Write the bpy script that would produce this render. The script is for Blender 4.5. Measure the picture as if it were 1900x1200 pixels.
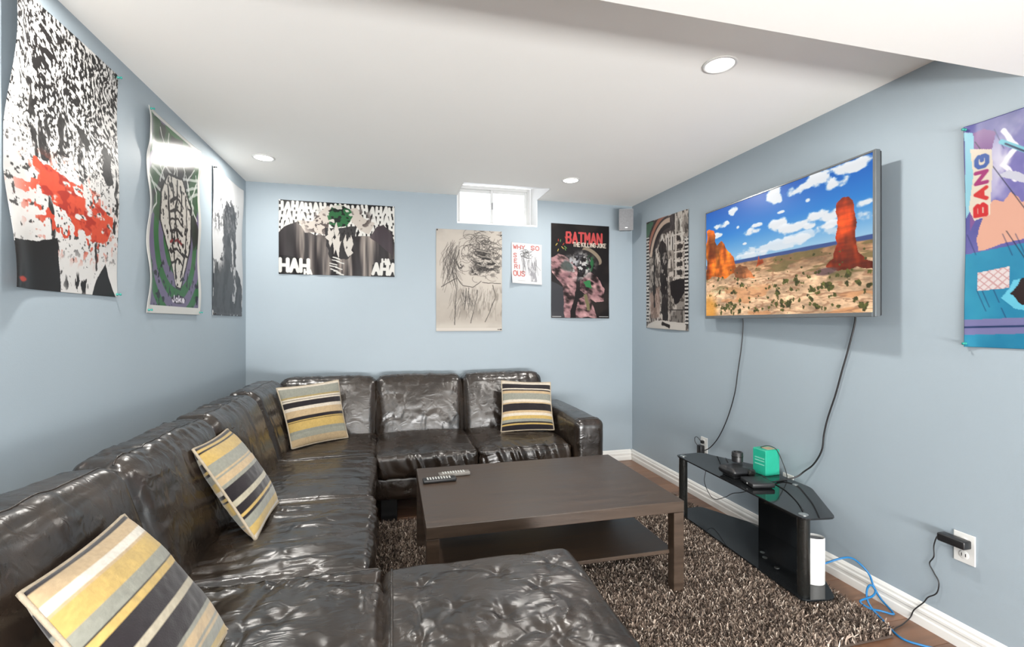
import bpy, bmesh, math
import numpy as np
from mathutils import Vector, Matrix

scene = bpy.context.scene
for o in list(bpy.data.objects):
    bpy.data.objects.remove(o)
COL = scene.collection

# ------------------------------------------------------------------ camera
cam_d = bpy.data.cameras.new('camera')
cam_d.sensor_width = 36.0
cam_d.lens = 880.0 / 1900.0 * 36.0
cam_d.shift_y = -2.0 / 1900.0
cam_d.clip_start = 0.05
cam = bpy.data.objects.new('camera', cam_d)
COL.objects.link(cam)
cam.location = (0, 0, 1.27)
cam.rotation_euler = (math.radians(90), 0, math.radians(-14.16))
scene.camera = cam

# ------------------------------------------------------------------ world (daylight outside the small window)
world = bpy.data.worlds.new('world')
scene.world = world
world.use_nodes = True
bgn = world.node_tree.nodes['Background']
bgn.inputs[0].default_value = (0.93, 0.97, 1.0, 1)
bgn.inputs[1].default_value = 4.2

# ------------------------------------------------------------------ view
vs = scene.view_settings
vs.view_transform = 'Standard'
vs.look = 'None'
vs.exposure = 0.06
vs.gamma = 1.0
vs.use_curve_mapping = False

# ------------------------------------------------------------------ large lights
def area_light(name, loc, target, size, power, color=(1, 1, 1), shape='DISK', size_y=None, spread=180):
    d = bpy.data.lights.new(name, 'AREA')
    d.shape = shape
    d.size = size
    if size_y:
        d.size_y = size_y
    d.energy = power
    d.color = color
    d.spread = math.radians(spread)
    o = bpy.data.objects.new(name, d)
    COL.objects.link(o)
    o.location = loc
    v = Vector(target) - Vector(loc)
    o.rotation_euler = v.to_track_quat('-Z', 'Y').to_euler()
    return o
# wide unseen fill light added well behind the camera, standing in for bounced light
area_light('rear_bounce_fill', (0.54, -2.9, 0.46), (0.54, 1.2, 2.7), 2.9, 375, (1.0, 0.99, 0.972), 'RECTANGLE', 0.55)
LAMP_W = 18
LAMP_COL = (1.0, 0.965, 0.91)

# room numbers: x to the right, y into the picture, z up, metres
XL, XR, YB, ZC = -1.083, 2.161, 4.0, 2.346
YN = -3.0                     # far end of the basement behind the camera
BK_Y, BK_Z = 1.18, 2.137      # bulkhead edge and underside

# ================================================================== helpers
def mul(a, b):
    return (a * np.uint32(b)).astype(np.uint32)
def _h(ix, iy, iz, seed):
    with np.errstate(over='ignore'):
        n = mul(ix.astype(np.int64).astype(np.uint32), 374761393) ^ mul(iy.astype(np.int64).astype(np.uint32), 668265263) \
            ^ mul(iz.astype(np.int64).astype(np.uint32), 2246822519) ^ np.uint32((seed * 3266489917) & 0xffffffff)
        n = mul(n ^ (n >> np.uint32(15)), 2246822519)
        n = mul(n ^ (n >> np.uint32(13)), 3266489917)
        n = n ^ (n >> np.uint32(16))
    return (n & np.uint32(0xffffff)).astype(np.float64) / 16777215.0
def vn(x, y, z=None, seed=0):
    x = np.asarray(x, float); y = np.asarray(y, float)
    z = np.zeros_like(x) if z is None else np.asarray(z, float)
    x, y, z = np.broadcast_arrays(x, y, z)
    fx, fy, fz = np.floor(x), np.floor(y), np.floor(z)
    ax, ay, az = x - fx, y - fy, z - fz
    ax = ax * ax * (3 - 2 * ax); ay = ay * ay * (3 - 2 * ay); az = az * az * (3 - 2 * az)
    r = 0
    for dx in (0, 1):
        wx = ax if dx else 1 - ax
        for dy in (0, 1):
            wy = ay if dy else 1 - ay
            for dz in (0, 1):
                wz = az if dz else 1 - az
                r = r + wx * wy * wz * _h(fx + dx, fy + dy, fz + dz, seed)
    return r
def fbm(x, y, z=None, seed=0, o=4, g=0.5):
    a, s, t = 1.0, 0.0, 0.0
    x = np.asarray(x, float); y = np.asarray(y, float)
    z = np.zeros_like(x) if z is None else z
    for i in range(o):
        s = s + a * vn(x, y, z, seed + i * 17); t += a
        a *= g; x = x * 2.03; y = y * 2.03; z = z * 2.03
    return s / t
def ss(a, b, x):
    t = np.clip((x - a) / (b - a), 0, 1)
    return t * t * (3 - 2 * t)

OFF = {}        # world offset of every object
def lin(c):
    c = np.asarray(c, float)
    return np.where(c <= 0.04045, c / 12.92, ((c + 0.055) / 1.055) ** 2.4)
def L(r, g, b):
    return tuple(lin(np.array([r, g, b]) / 255.0))

def link_mesh(name, me, mat, parent, base):
    o = bpy.data.objects.new(name, me)
    COL.objects.link(o)
    if mat is not None:
        me.materials.append(mat)
    if parent is not None:
        o.parent = parent
    OFF[o] = base
    return o

def obj(name, verts, faces, mat, parent=None, smooth=False, base=None, col=None):
    """one mesh object; verts are world coordinates"""
    V = np.asarray(verts, float).reshape(-1, 3)
    if parent is not None:
        b = OFF[parent]
    elif base is not None:
        b = np.array(base, float)
    else:
        lo, hi = V.min(0), V.max(0)
        b = np.array([(lo[0] + hi[0]) / 2, (lo[1] + hi[1]) / 2, lo[2]])
    me = bpy.data.meshes.new(name)
    if isinstance(faces, np.ndarray):
        nv, nf, k = len(V), len(faces), faces.shape[1]
        me.vertices.add(nv); me.loops.add(nf * k); me.polygons.add(nf)
        me.vertices.foreach_set('co', (V - b).astype(np.float32).ravel())
        me.loops.foreach_set('vertex_index', faces.astype(np.int32).ravel())
        me.polygons.foreach_set('loop_start', np.arange(0, nf * k, k, dtype=np.int32))
        me.polygons.foreach_set('loop_total', np.full(nf, k, dtype=np.int32))
        me.update(calc_edges=True)
    else:
        me.from_pydata([tuple(p) for p in (V - b)], [], faces)
        me.update()
    if smooth:
        me.polygons.foreach_set('use_smooth', np.ones(len(me.polygons), dtype=bool))
    if col is not None:
        at = me.color_attributes.new('Col', 'FLOAT_COLOR', 'POINT')
        c4 = np.ones((len(V), 4), np.float32); c4[:, :3] = np.asarray(col).reshape(-1, 3)
        at.data.foreach_set('color', c4.ravel())
    o = link_mesh(name, me, mat, parent, b)
    if parent is None:
        o.location = b
    return o

def root(name, loc, label, cat, group=None):
    o = bpy.data.objects.new(name, None)
    o.empty_display_size = 0.05
    COL.objects.link(o)
    o.location = loc
    OFF[o] = np.array(loc, float)
    tag(o, label, cat, group)
    return o
def tag(o, label=None, cat=None, group=None, kind=None):
    if label: o['label'] = label
    if cat: o['category'] = cat
    if group: o['group'] = group
    if kind: o['kind'] = kind
    return o

class MB:
    def __init__(s): s.v = []; s.f = []
    def add(s, v, f):
        n = len(s.v); s.v += [tuple(p) for p in v]; s.f += [tuple(i + n for i in q) for q in f]; return s
    def box(s, lo, hi, bev=0.0, seg=2):
        bm = bmesh.new()
        bmesh.ops.create_cube(bm, size=1)
        lo = Vector(lo); hi = Vector(hi)
        for v in bm.verts:
            v.co = Vector([(lo[i] + hi[i]) / 2 + v.co[i] * (hi[i] - lo[i]) for i in range(3)])
        if bev > 0:
            bmesh.ops.bevel(bm, geom=list(bm.edges), offset=bev, segments=seg, profile=0.5, affect='EDGES')
        bm.verts.ensure_lookup_table(); bm.verts.index_update()
        s.add([v.co[:] for v in bm.verts], [[v.index for v in f.verts] for f in bm.faces])
        bm.free(); return s
    def tube(s, pts, r, n=8, smooth=True, caps=True):
        P = np.array(pts, float)
        if smooth and len(P) > 2:
            P = catmull(P)
        m = len(P); T = np.gradient(P, axis=0); T /= np.linalg.norm(T, axis=1)[:, None] + 1e-12
        u = np.cross(T[0], [0.3, 0.2, 1.0]); u /= np.linalg.norm(u)
        vs_ = []; R = np.broadcast_to(np.asarray(r, float), (m,))
        for i in range(m):
            u = u - T[i] * np.dot(u, T[i]); u /= np.linalg.norm(u); w = np.cross(T[i], u)
            for k in range(n):
                a = 2 * math.pi * k / n
                vs_.append(P[i] + R[i] * (math.cos(a) * u + math.sin(a) * w))
        fs = [(i * n + k, i * n + (k + 1) % n, (i + 1) * n + (k + 1) % n, (i + 1) * n + k) for i in range(m - 1) for k in range(n)]
        if caps:
            fs += [tuple(range(n))[::-1], tuple((m - 1) * n + k for k in range(n))]
        return s.add(vs_, fs)
    def lathe(s, c, prof, n=24, sx=1.0, sy=1.0, axis='z', rot=0.0):
        """prof: (radius, height) list"""
        vs_ = []
        for (r, h) in prof:
            for k in range(n):
                a = 2 * math.pi * k / n
                x, y = r * sx * math.cos(a), r * sy * math.sin(a)
                x, y = x * math.cos(rot) - y * math.sin(rot), x * math.sin(rot) + y * math.cos(rot)
                p = (x, y, h)
                if axis == 'x': p = (h, x, y)
                if axis == 'y': p = (x, h, y)
                vs_.append((c[0] + p[0], c[1] + p[1], c[2] + p[2]))
        m = len(prof)
        fs = [(i * n + k, i * n + (k + 1) % n, (i + 1) * n + (k + 1) % n, (i + 1) * n + k) for i in range(m - 1) for k in range(n)]
        fs += [tuple(range(n))[::-1], tuple((m - 1) * n + k for k in range(n))]
        return s.add(vs_, fs)
    def prism(s, poly, z0, z1, bev=0.0):
        bm = bmesh.new()
        vb = [bm.verts.new((x, y, z0)) for x, y in poly]
        f = bm.faces.new(vb)
        r = bmesh.ops.extrude_face_region(bm, geom=[f])
        for v in r['geom']:
            if isinstance(v, bmesh.types.BMVert): v.co.z = z1
        bmesh.ops.recalc_face_normals(bm, faces=list(bm.faces))
        if bev > 0:
            bmesh.ops.bevel(bm, geom=list(bm.edges), offset=bev, segments=2, profile=0.5, affect='EDGES')
        bm.verts.ensure_lookup_table(); bm.verts.index_update()
        s.add([v.co[:] for v in bm.verts], [[v.index for v in f.verts] for f in bm.faces])
        bm.free(); return s
    def build(s, name, mat, parent=None, smooth=False, base=None):
        o = obj(name, s.v, s.f, mat, parent, smooth, base)
        if smooth == 'auto':
            for p in o.data.polygons: p.use_smooth = True
            o.data.set_sharp_from_angle(angle=math.radians(38))
        return o
def catmull(P, k=6):
    out = []
    Q = np.vstack([2 * P[0] - P[1], P, 2 * P[-1] - P[-2]])
    for i in range(1, len(Q) - 2):
        p0, p1, p2, p3 = Q[i - 1], Q[i], Q[i + 1], Q[i + 2]
        for t in np.linspace(0, 1, k, endpoint=False):
            out.append(0.5 * ((2 * p1) + (-p0 + p2) * t + (2 * p0 - 5 * p1 + 4 * p2 - p3) * t * t + (-p0 + 3 * p1 - 3 * p2 + p3) * t ** 3))
    out.append(P[-1]); return np.array(out)

# ------------------------------------------------------------------ materials
MATS = {}
def mat(name, color, rough=0.5, metal=0.0, spec=0.5, var=0.0, vscale=8.0, bump=0.0, bscale=60.0, stretch=(1, 1, 1), rvar=0.0, emit=None, coat=0.0):
    if name in MATS: return MATS[name]
    m = bpy.data.materials.new(name); m.use_nodes = True
    nt = m.node_tree; N = nt.nodes; K = nt.links
    b = N['Principled BSDF']
    b.inputs['Roughness'].default_value = rough
    b.inputs['Metallic'].default_value = metal
    b.inputs['Specular IOR Level'].default_value = spec
    b.inputs['Coat Weight'].default_value = coat
    b.inputs['Base Color'].default_value = (*color, 1)
    tc = N.new('ShaderNodeTexCoord'); mp = N.new('ShaderNodeMapping')
    mp.inputs['Scale'].default_value = stretch
    K.new(tc.outputs['Object'], mp.inputs['Vector'])
    n1 = N.new('ShaderNodeTexNoise'); n1.inputs['Scale'].default_value = vscale; n1.inputs['Detail'].default_value = 5
    K.new(mp.outputs['Vector'], n1.inputs['Vector'])
    cr = N.new('ShaderNodeValToRGB')
    c = np.array(color)
    cr.color_ramp.elements[0].position = 0.3; cr.color_ramp.elements[1].position = 0.7
    cr.color_ramp.elements[0].color = (*np.clip(c * (1 - var), 0, 1), 1)
    cr.color_ramp.elements[1].color = (*np.clip(c * (1 + var), 0, 1), 1)
    K.new(n1.outputs['Fac'], cr.inputs['Fac']); K.new(cr.outputs['Color'], b.inputs['Base Color'])
    if rvar:
        mr = N.new('ShaderNodeMapRange')
        mr.inputs['To Min'].default_value = max(rough - rvar, 0.02); mr.inputs['To Max'].default_value = rough + rvar
        K.new(n1.outputs['Fac'], mr.inputs['Value']); K.new(mr.outputs['Result'], b.inputs['Roughness'])
    if bump:
        n2 = N.new('ShaderNodeTexNoise'); n2.inputs['Scale'].default_value = bscale; n2.inputs['Detail'].default_value = 4
        K.new(mp.outputs['Vector'], n2.inputs['Vector'])
        bp = N.new('ShaderNodeBump'); bp.inputs['Strength'].default_value = bump; bp.inputs['Distance'].default_value = 0.004
        K.new(n2.outputs['Fac'], bp.inputs['Height']); K.new(bp.outputs['Normal'], b.inputs['Normal'])
    if emit:
        b.inputs['Emission Color'].default_value = (*emit[0], 1); b.inputs['Emission Strength'].default_value = emit[1]
    MATS[name] = m
    return m
def attr_mat(name, rough=0.5, spec=0.5, emit=0.0, sheen=0.0, bump=0.0, bscale=300):
    m = bpy.data.materials.new(name); m.use_nodes = True
    nt = m.node_tree; N = nt.nodes; K = nt.links; b = N['Principled BSDF']
    a = N.new('ShaderNodeVertexColor'); a.layer_name = 'Col'
    b.inputs['Roughness'].default_value = rough; b.inputs['Specular IOR Level'].default_value = spec
    b.inputs['Sheen Weight'].default_value = sheen
    if emit:
        b.inputs['Base Color'].default_value = (0.01, 0.01, 0.01, 1)
        K.new(a.outputs['Color'], b.inputs['Emission Color']); b.inputs['Emission Strength'].default_value = emit
    else:
        K.new(a.outputs['Color'], b.inputs['Base Color'])
    if bump:
        n2 = N.new('ShaderNodeTexNoise'); n2.inputs['Scale'].default_value = bscale
        tc = N.new('ShaderNodeTexCoord'); K.new(tc.outputs['Object'], n2.inputs['Vector'])
        bp = N.new('ShaderNodeBump'); bp.inputs['Strength'].default_value = bump; bp.inputs['Distance'].default_value = 0.002
        K.new(n2.outputs['Fac'], bp.inputs['Height']); K.new(bp.outputs['Normal'], b.inputs['Normal'])
    return m

M_wall = mat('blue_wall_paint', (.304, .360, .402), 0.5, spec=0.35, var=0.02, vscale=1.5, bump=0.06, bscale=180)
M_ceil = mat('ceiling_paint', L(243, 242, 238), 0.8, spec=0.2, var=0.008, vscale=2, bump=0.04, bscale=200)
M_white = mat('white_trim_paint', L(222, 221, 217), 0.35, var=0.01, vscale=5)
M_bright = mat('white_reveal_paint', L(246, 246, 246), 0.6, var=0.01, vscale=5)
M_vinyl = mat('white_vinyl', L(205, 206, 205), 0.35, var=0.01)
M_plastic_w = mat('white_plastic', L(214, 214, 211), 0.35, var=0.01)
M_black = mat('black_plastic', (0.012, 0.012, 0.013), 0.38, var=0.15, vscale=30)
M_cord = mat('black_cord', (0.012, 0.012, 0.013), 0.45, var=0.1)
M_glass_b = mat('black_glass', (0.010, 0.011, 0.012), 0.06, spec=0.55, var=0.15, vscale=4, rvar=0.03)
M_metal = mat('brushed_metal', (0.62, 0.62, 0.6), 0.3, metal=1.0, var=0.08, vscale=40)
M_darkmetal = mat('dark_gloss_post', (0.03, 0.03, 0.028), 0.18, metal=0.6, var=0.1, vscale=20)
M_table = mat('black_brown_veneer', L(64, 51, 41), 0.36, spec=0.6, var=0.3, vscale=9, bump=0.08, bscale=60, stretch=(0.35, 5, 5), rvar=0.1)
M_teal = mat('teal_card', L(34, 158, 130), 0.4, var=0.06, vscale=20)
M_teal_l = mat('pale_teal_print', L(120, 188, 168), 0.4, var=0.03, vscale=20)
M_kraft = mat('kraft_card', L(170, 150, 125), 0.7, var=0.08, vscale=30)
M_blue = mat('blue_cable', L(22, 104, 158), 0.4, var=0.05)
M_grey = mat('grey_speaker', L(150, 150, 152), 0.5, var=0.04, vscale=20)
M_greyd = mat('grey_cloth_grille', L(128, 129, 132), 0.85, var=0.08, vscale=90, bump=0.4, bscale=400)
M_pin = mat('teal_pin', L(40, 140, 130), 0.35, var=0.03)
M_piping = mat('cream_piping', L(165, 152, 132), 0.75, var=0.12, vscale=60, bump=0.3, bscale=300)
M_lens = mat('lamp_lens', (1, 0.97, 0.92), 0.4, emit=((1.0, 0.96, 0.9), 7.0))
M_screenbez = mat('tv_bezel', L(112, 116, 118), 0.25, metal=0.5, var=0.05, vscale=12)
M_plankA = mat('laminate_brown', L(118, 86, 66), 0.38, var=0.22, vscale=5, bump=0.05, bscale=60, stretch=(0.35, 6, 6), rvar=0.06)
M_plankB = mat('laminate_umber', L(104, 76, 60), 0.38, var=0.22, vscale=5, bump=0.05, bscale=60, stretch=(0.35, 6, 6), rvar=0.06)
M_plankC = mat('laminate_tan', L(130, 97, 76), 0.38, var=0.2, vscale=5, bump=0.05, bscale=60, stretch=(0.35, 6, 6), rvar=0.06)
M_sub = mat('dark_underlay', (0.03, 0.025, 0.02), 0.8, var=0.1)
M_backing = mat('rug_backing', L(70, 58, 50), 0.9, var=0.15, vscale=40, bump=0.4, bscale=200)
M_print = attr_mat('poster_print', 0.34, 0.2)
M_matte = attr_mat('paper_print', 0.7, 0.3)
M_screen = attr_mat('tv_screen', 0.3, 0.15, emit=0.95)
M_velvet = attr_mat('striped_velvet', 0.85, 0.2, sheen=0.25, bump=0.35, bscale=260)
M_yarn = attr_mat('shag_yarn', 0.8, 0.25)

def leather_mat():
    m = bpy.data.materials.new('dark_brown_leather'); m.use_nodes = True
    nt = m.node_tree; N = nt.nodes; K = nt.links; b = N['Principled BSDF']
    tc = N.new('ShaderNodeTexCoord')
    n1 = N.new('ShaderNodeTexNoise'); n1.inputs['Scale'].default_value = 5; n1.inputs['Detail'].default_value = 6; n1.inputs['Distortion'].default_value = 0.6
    K.new(tc.outputs['Object'], n1.inputs['Vector'])
    cr = N.new('ShaderNodeValToRGB')
    cr.color_ramp.elements[0].position = 0.32; cr.color_ramp.elements[1].position = 0.72
    cr.color_ramp.elements[0].color = (*L(28, 22, 18), 1)
    cr.color_ramp.elements[1].color = (*L(50, 40, 32), 1)
    K.new(n1.outputs['Fac'], cr.inputs['Fac']); K.new(cr.outputs['Color'], b.inputs['Base Color'])
    mr = N.new('ShaderNodeMapRange'); mr.inputs['To Min'].default_value = 0.17; mr.inputs['To Max'].default_value = 0.36
    K.new(n1.outputs['Fac'], mr.inputs['Value']); K.new(mr.outputs['Result'], b.inputs['Roughness'])
    b.inputs['Specular IOR Level'].default_value = 0.9
    # creases
    w = N.new('ShaderNodeTexNoise'); w.noise_type = 'RIDGED_MULTIFRACTAL'; w.normalize = True
    w.inputs['Scale'].default_value = 7; w.inputs['Detail'].default_value = 3.5; w.inputs['Roughness'].default_value = 0.55; w.inputs['Distortion'].default_value = 0.8
    K.new(tc.outputs['Object'], w.inputs['Vector'])
    g = N.new('ShaderNodeTexVoronoi'); g.inputs['Scale'].default_value = 420
    K.new(tc.outputs['Object'], g.inputs['Vector'])
    b1 = N.new('ShaderNodeBump'); b1.inputs['Strength'].default_value = 0.45; b1.inputs['Distance'].default_value = 0.016
    K.new(w.outputs['Fac'], b1.inputs['Height'])
    mpx = N.new('ShaderNodeMapping'); mpx.inputs['Scale'].default_value = (0.7, 1.3, 1.0); mpx.inputs['Rotation'].default_value = (0.3, 0.2, 0.5)
    K.new(tc.outputs['Object'], mpx.inputs['Vector'])
    w2 = N.new('ShaderNodeTexNoise'); w2.noise_type = 'RIDGED_MULTIFRACTAL'; w2.normalize = True
    w2.inputs['Scale'].default_value = 19; w2.inputs['Detail'].default_value = 3; w2.inputs['Distortion'].default_value = 1.6
    K.new(mpx.outputs['Vector'], w2.inputs['Vector'])
    b3 = N.new('ShaderNodeBump'); b3.inputs['Strength'].default_value = 0.30; b3.inputs['Distance'].default_value = 0.007
    K.new(w2.outputs['Fac'], b3.inputs['Height']); K.new(b1.outputs['Normal'], b3.inputs['Normal'])
    b2 = N.new('ShaderNodeBump'); b2.inputs['Strength'].default_value = 0.12; b2.inputs['Distance'].default_value = 0.001
    K.new(g.outputs['Distance'], b2.inputs['Height']); K.new(b3.outputs['Normal'], b2.inputs['Normal'])
    K.new(b2.outputs['Normal'], b.inputs['Normal'])
    return m
M_leather = leather_mat()
def glass_mat():
    m = bpy.data.materials.new('window_glass'); m.use_nodes = True
    nt = m.node_tree; N = nt.nodes; K = nt.links
    N.remove(N['Principled BSDF'])
    t = N.new('ShaderNodeBsdfTransparent'); g = N.new('ShaderNodeBsdfGlossy'); g.inputs['Roughness'].default_value = 0.03
    fr = N.new('ShaderNodeFresnel'); fr.inputs['IOR'].default_value = 1.45
    mx = N.new('ShaderNodeMixShader')
    K.new(fr.outputs[0], mx.inputs[0]); K.new(t.outputs[0], mx.inputs[1]); K.new(g.outputs[0], mx.inputs[2])
    K.new(mx.outputs[0], N['Material Output'].inputs['Surface'])
    return m
M_pane = glass_mat()

# ================================================================== structure
def struct(o):
    o['kind'] = 'structure'; return o
WX0, WX1, WZ0, WY1 = 0.53, 1.238, 2.12, 4.2   # window niche
NY = 3.62                                     # where the niche cuts the ceiling
T = 0.12
# floor with planks
fl = struct(MB().box((XL - T, YN - T, -0.10), (XR + T, YB + T, -0.010)).build('floor', M_sub))
rng = np.random.RandomState(4)
pw, pl = 0.16, 1.22
pm = {}
row = 0; y = -1.0
MB().box((XL, YN, -0.010), (XR, y, 0.0)).build('floor_field', M_plankA, fl)
while y < YB - 0.001:
    y1 = min(y + pw, YB)
    x = XL - (row * 0.43) % pl
    while x < XR:
        xa, xb = max(x, XL), min(x + pl, XR)
        if xb - xa > 0.02:
            MB().box((xa + 0.0008, y + 0.0008, -0.010), (xb - 0.0008, y1 - 0.0008, 0.0), 0.0012, 1).build('plank', [M_plankA, M_plankB, M_plankC][rng.randint(3)], fl)
        x += pl
    y = y1; row += 1
# walls
struct(MB().box((XL - T, YN, 0), (XL, YB + T, 2.6)).build('wall_left', M_wall))
struct(MB().box((XR, YN, 0), (XR + T, YB + T, 2.6)).build('wall_right', M_wall))
struct(MB().box((XL, YB, 0), (XR, YB + 0.2, WZ0)).box((XL, YB, WZ0), (WX0, YB + 0.2, ZC + 0.35)).box((WX1, YB, WZ0), (XR, YB + 0.2, ZC + 0.35)).build('wall_back', M_wall))
struct(MB().box((XL - T, YN - T, 0), (XR + T, YN, 2.6)).build('wall_front', mat('pale_wall_paint', L(205, 210, 214), 0.6, var=0.01)))
# ceiling, cut out in front of the window
struct(MB().box((XL, BK_Y - 0.05, ZC), (XR, NY, ZC + 0.12)).box((XL, NY, ZC), (WX0, YB, ZC + 0.12)).box((WX1, NY, ZC), (XR, YB, ZC + 0.12)).build('ceiling', M_ceil))
struct(MB().box((XL, YN, BK_Z), (XR, BK_Y, 2.6)).build('ceiling_bulkhead', M_ceil))
# white niche lining: sill, sides, sloping top
e = 0.004
nb = MB()
nb.box((WX0, YB - 0.002, WZ0 - 0.01), (WX1, WY1 + 0.05, WZ0 + e))
side = [(NY, ZC), (WY1, 2.50), (WY1, WZ0 + e), (YB - 0.002, WZ0 + e), (YB - 0.002, ZC)]
for x0, x1 in ((WX0 - 0.001, WX0 + e), (WX1 - e, WX1 + 0.001)):
    n = len(side)
    vs_ = [(x0, a, b) for a, b in side] + [(x1, a, b) for a, b in side]
    nb.add(vs_, [tuple(range(n))[::-1], tuple(range(n, 2 * n))] + [(i, (i + 1) % n, n + (i + 1) % n, n + i) for i in range(n)])
nb.add([(WX0, NY, ZC), (WX1, NY, ZC), (WX1, WY1 + 0.05, 2.513), (WX0, WY1 + 0.05, 2.513), (WX0, NY, ZC + 0.06), (WX1, NY, ZC + 0.06), (WX1, WY1 + 0.05, 2.57), (WX0, WY1 + 0.05, 2.57)],
       [(0, 1, 2, 3), (7, 6, 5, 4), (0, 4, 5, 1), (1, 5, 6, 2), (2, 6, 7, 3), (3, 7, 4, 0)])
struct(nb.build('trim_1', M_bright))
# slider window
wf = struct(bpy.data.objects.new('window_1', None)); COL.objects.link(wf)
wf.location = ((WX0 + WX1) / 2, WY1, WZ0); OFF[wf] = np.array(wf.location)
wa, wb, wc, wd = WX0 + e, WX1 - e, WZ0 + e, 2.495
MB().box((wa, WY1, wc), (wa + .03, WY1 + .05, wd), .003).box((wb - .03, WY1, wc), (wb, WY1 + .05, wd), .003).box((wa + .03, WY1, wd - .03), (wb - .03, WY1 + .05, wd), .003).box((wa + .03, WY1, wc), (wb - .03, WY1 + .05, wc + .025), .003).build('frame', M_vinyl, wf)
xm = 0.876
for k, (a, b, yy) in enumerate(((wa + .03, xm + .015, WY1 + .026), (xm - .015, wb - .03, WY1 + .006))):
    s_ = MB().box((a, yy, wc + .025), (a + .024, yy + .018, wd - .03), .002).box((b - .024, yy, wc + .025), (b, yy + .018, wd - .03), .002) \
        .box((a + .024, yy, wd - .056), (b - .024, yy + .018, wd - .03), .002).box((a + .024, yy, wc + .025), (b - .024, yy + .018, wc + .05), .002).build('sash', M_vinyl, wf)
    MB().box((a + .02, yy + .007, wc + .045), (b - .02, yy + .011, wd - .05)).build('pane', M_pane, s_)
MB().box((xm - .006, WY1 - .006, 2.29), (xm + .006, WY1 + .008, 2.35), .003).build('latch', M_grey, wf)
# baseboards
prof = [(0, 0), (.017, 0), (.017, .034), (.0135, .040), (.0135, .052), (.0165, .056), (.0165, .066), (.011, .073), (.011, .082), (.006, .092), (0, .096)]
def baseboard(name, p0, p1, nrm):
    v = []; n = len(prof)
    for p in (p0, p1):
        for d, z in prof: v.append((p[0] + nrm[0] * d, p[1] + nrm[1] * d, z))
    f = [(i, (i + 1) % n, n + (i + 1) % n, n + i) for i in range(n)] + [tuple(range(n))[::-1], tuple(range(n, 2 * n))]
    return struct(MB().add(v, f).build(name, M_white))
baseboard('baseboard_right', (XR, YN), (XR, YB), (-1, 0))
baseboard('baseboard_back', (XL, YB), (XR - .017, YB), (0, -1))
baseboard('baseboard_left', (XL, YN), (XL, YB - .017), (1, 0))

# ================================================================== soft upholstered boxes
def soft_grid(h, cell):
    P = []; F = []; n0 = 0
    for ax in range(3):
        a, b = [(1, 2), (2, 0), (0, 1)][ax]
        na = max(4, int(round(2 * h[a] / cell))); nb_ = max(4, int(round(2 * h[b] / cell)))
        # denser sampling towards the rims
        ga = np.linspace(-1, 1, na + 1); gb = np.linspace(-1, 1, nb_ + 1)
        A, B = np.meshgrid(ga, gb, indexing='ij')
        for sgn in (-1, 1):
            Q = np.zeros((A.size, 3)); Q[:, ax] = sgn; Q[:, a] = A.ravel(); Q[:, b] = B.ravel()
            i, j = np.meshgrid(np.arange(na), np.arange(nb_), indexing='ij')
            q = np.stack([i * (nb_ + 1) + j, (i + 1) * (nb_ + 1) + j, (i + 1) * (nb_ + 1) + j + 1, i * (nb_ + 1) + j + 1], -1).reshape(-1, 4)
            if sgn < 0: q = q[:, ::-1]
            P.append(Q); F.append(q + n0); n0 += len(Q)
    P = np.vstack(P); F = np.vstack(F)
    key = np.round(P * 1e5).astype(np.int64)
    _, idx, inv = np.unique(key, axis=0, return_index=True, return_inverse=True)
    return P[idx], inv.reshape(-1)[F]

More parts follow.
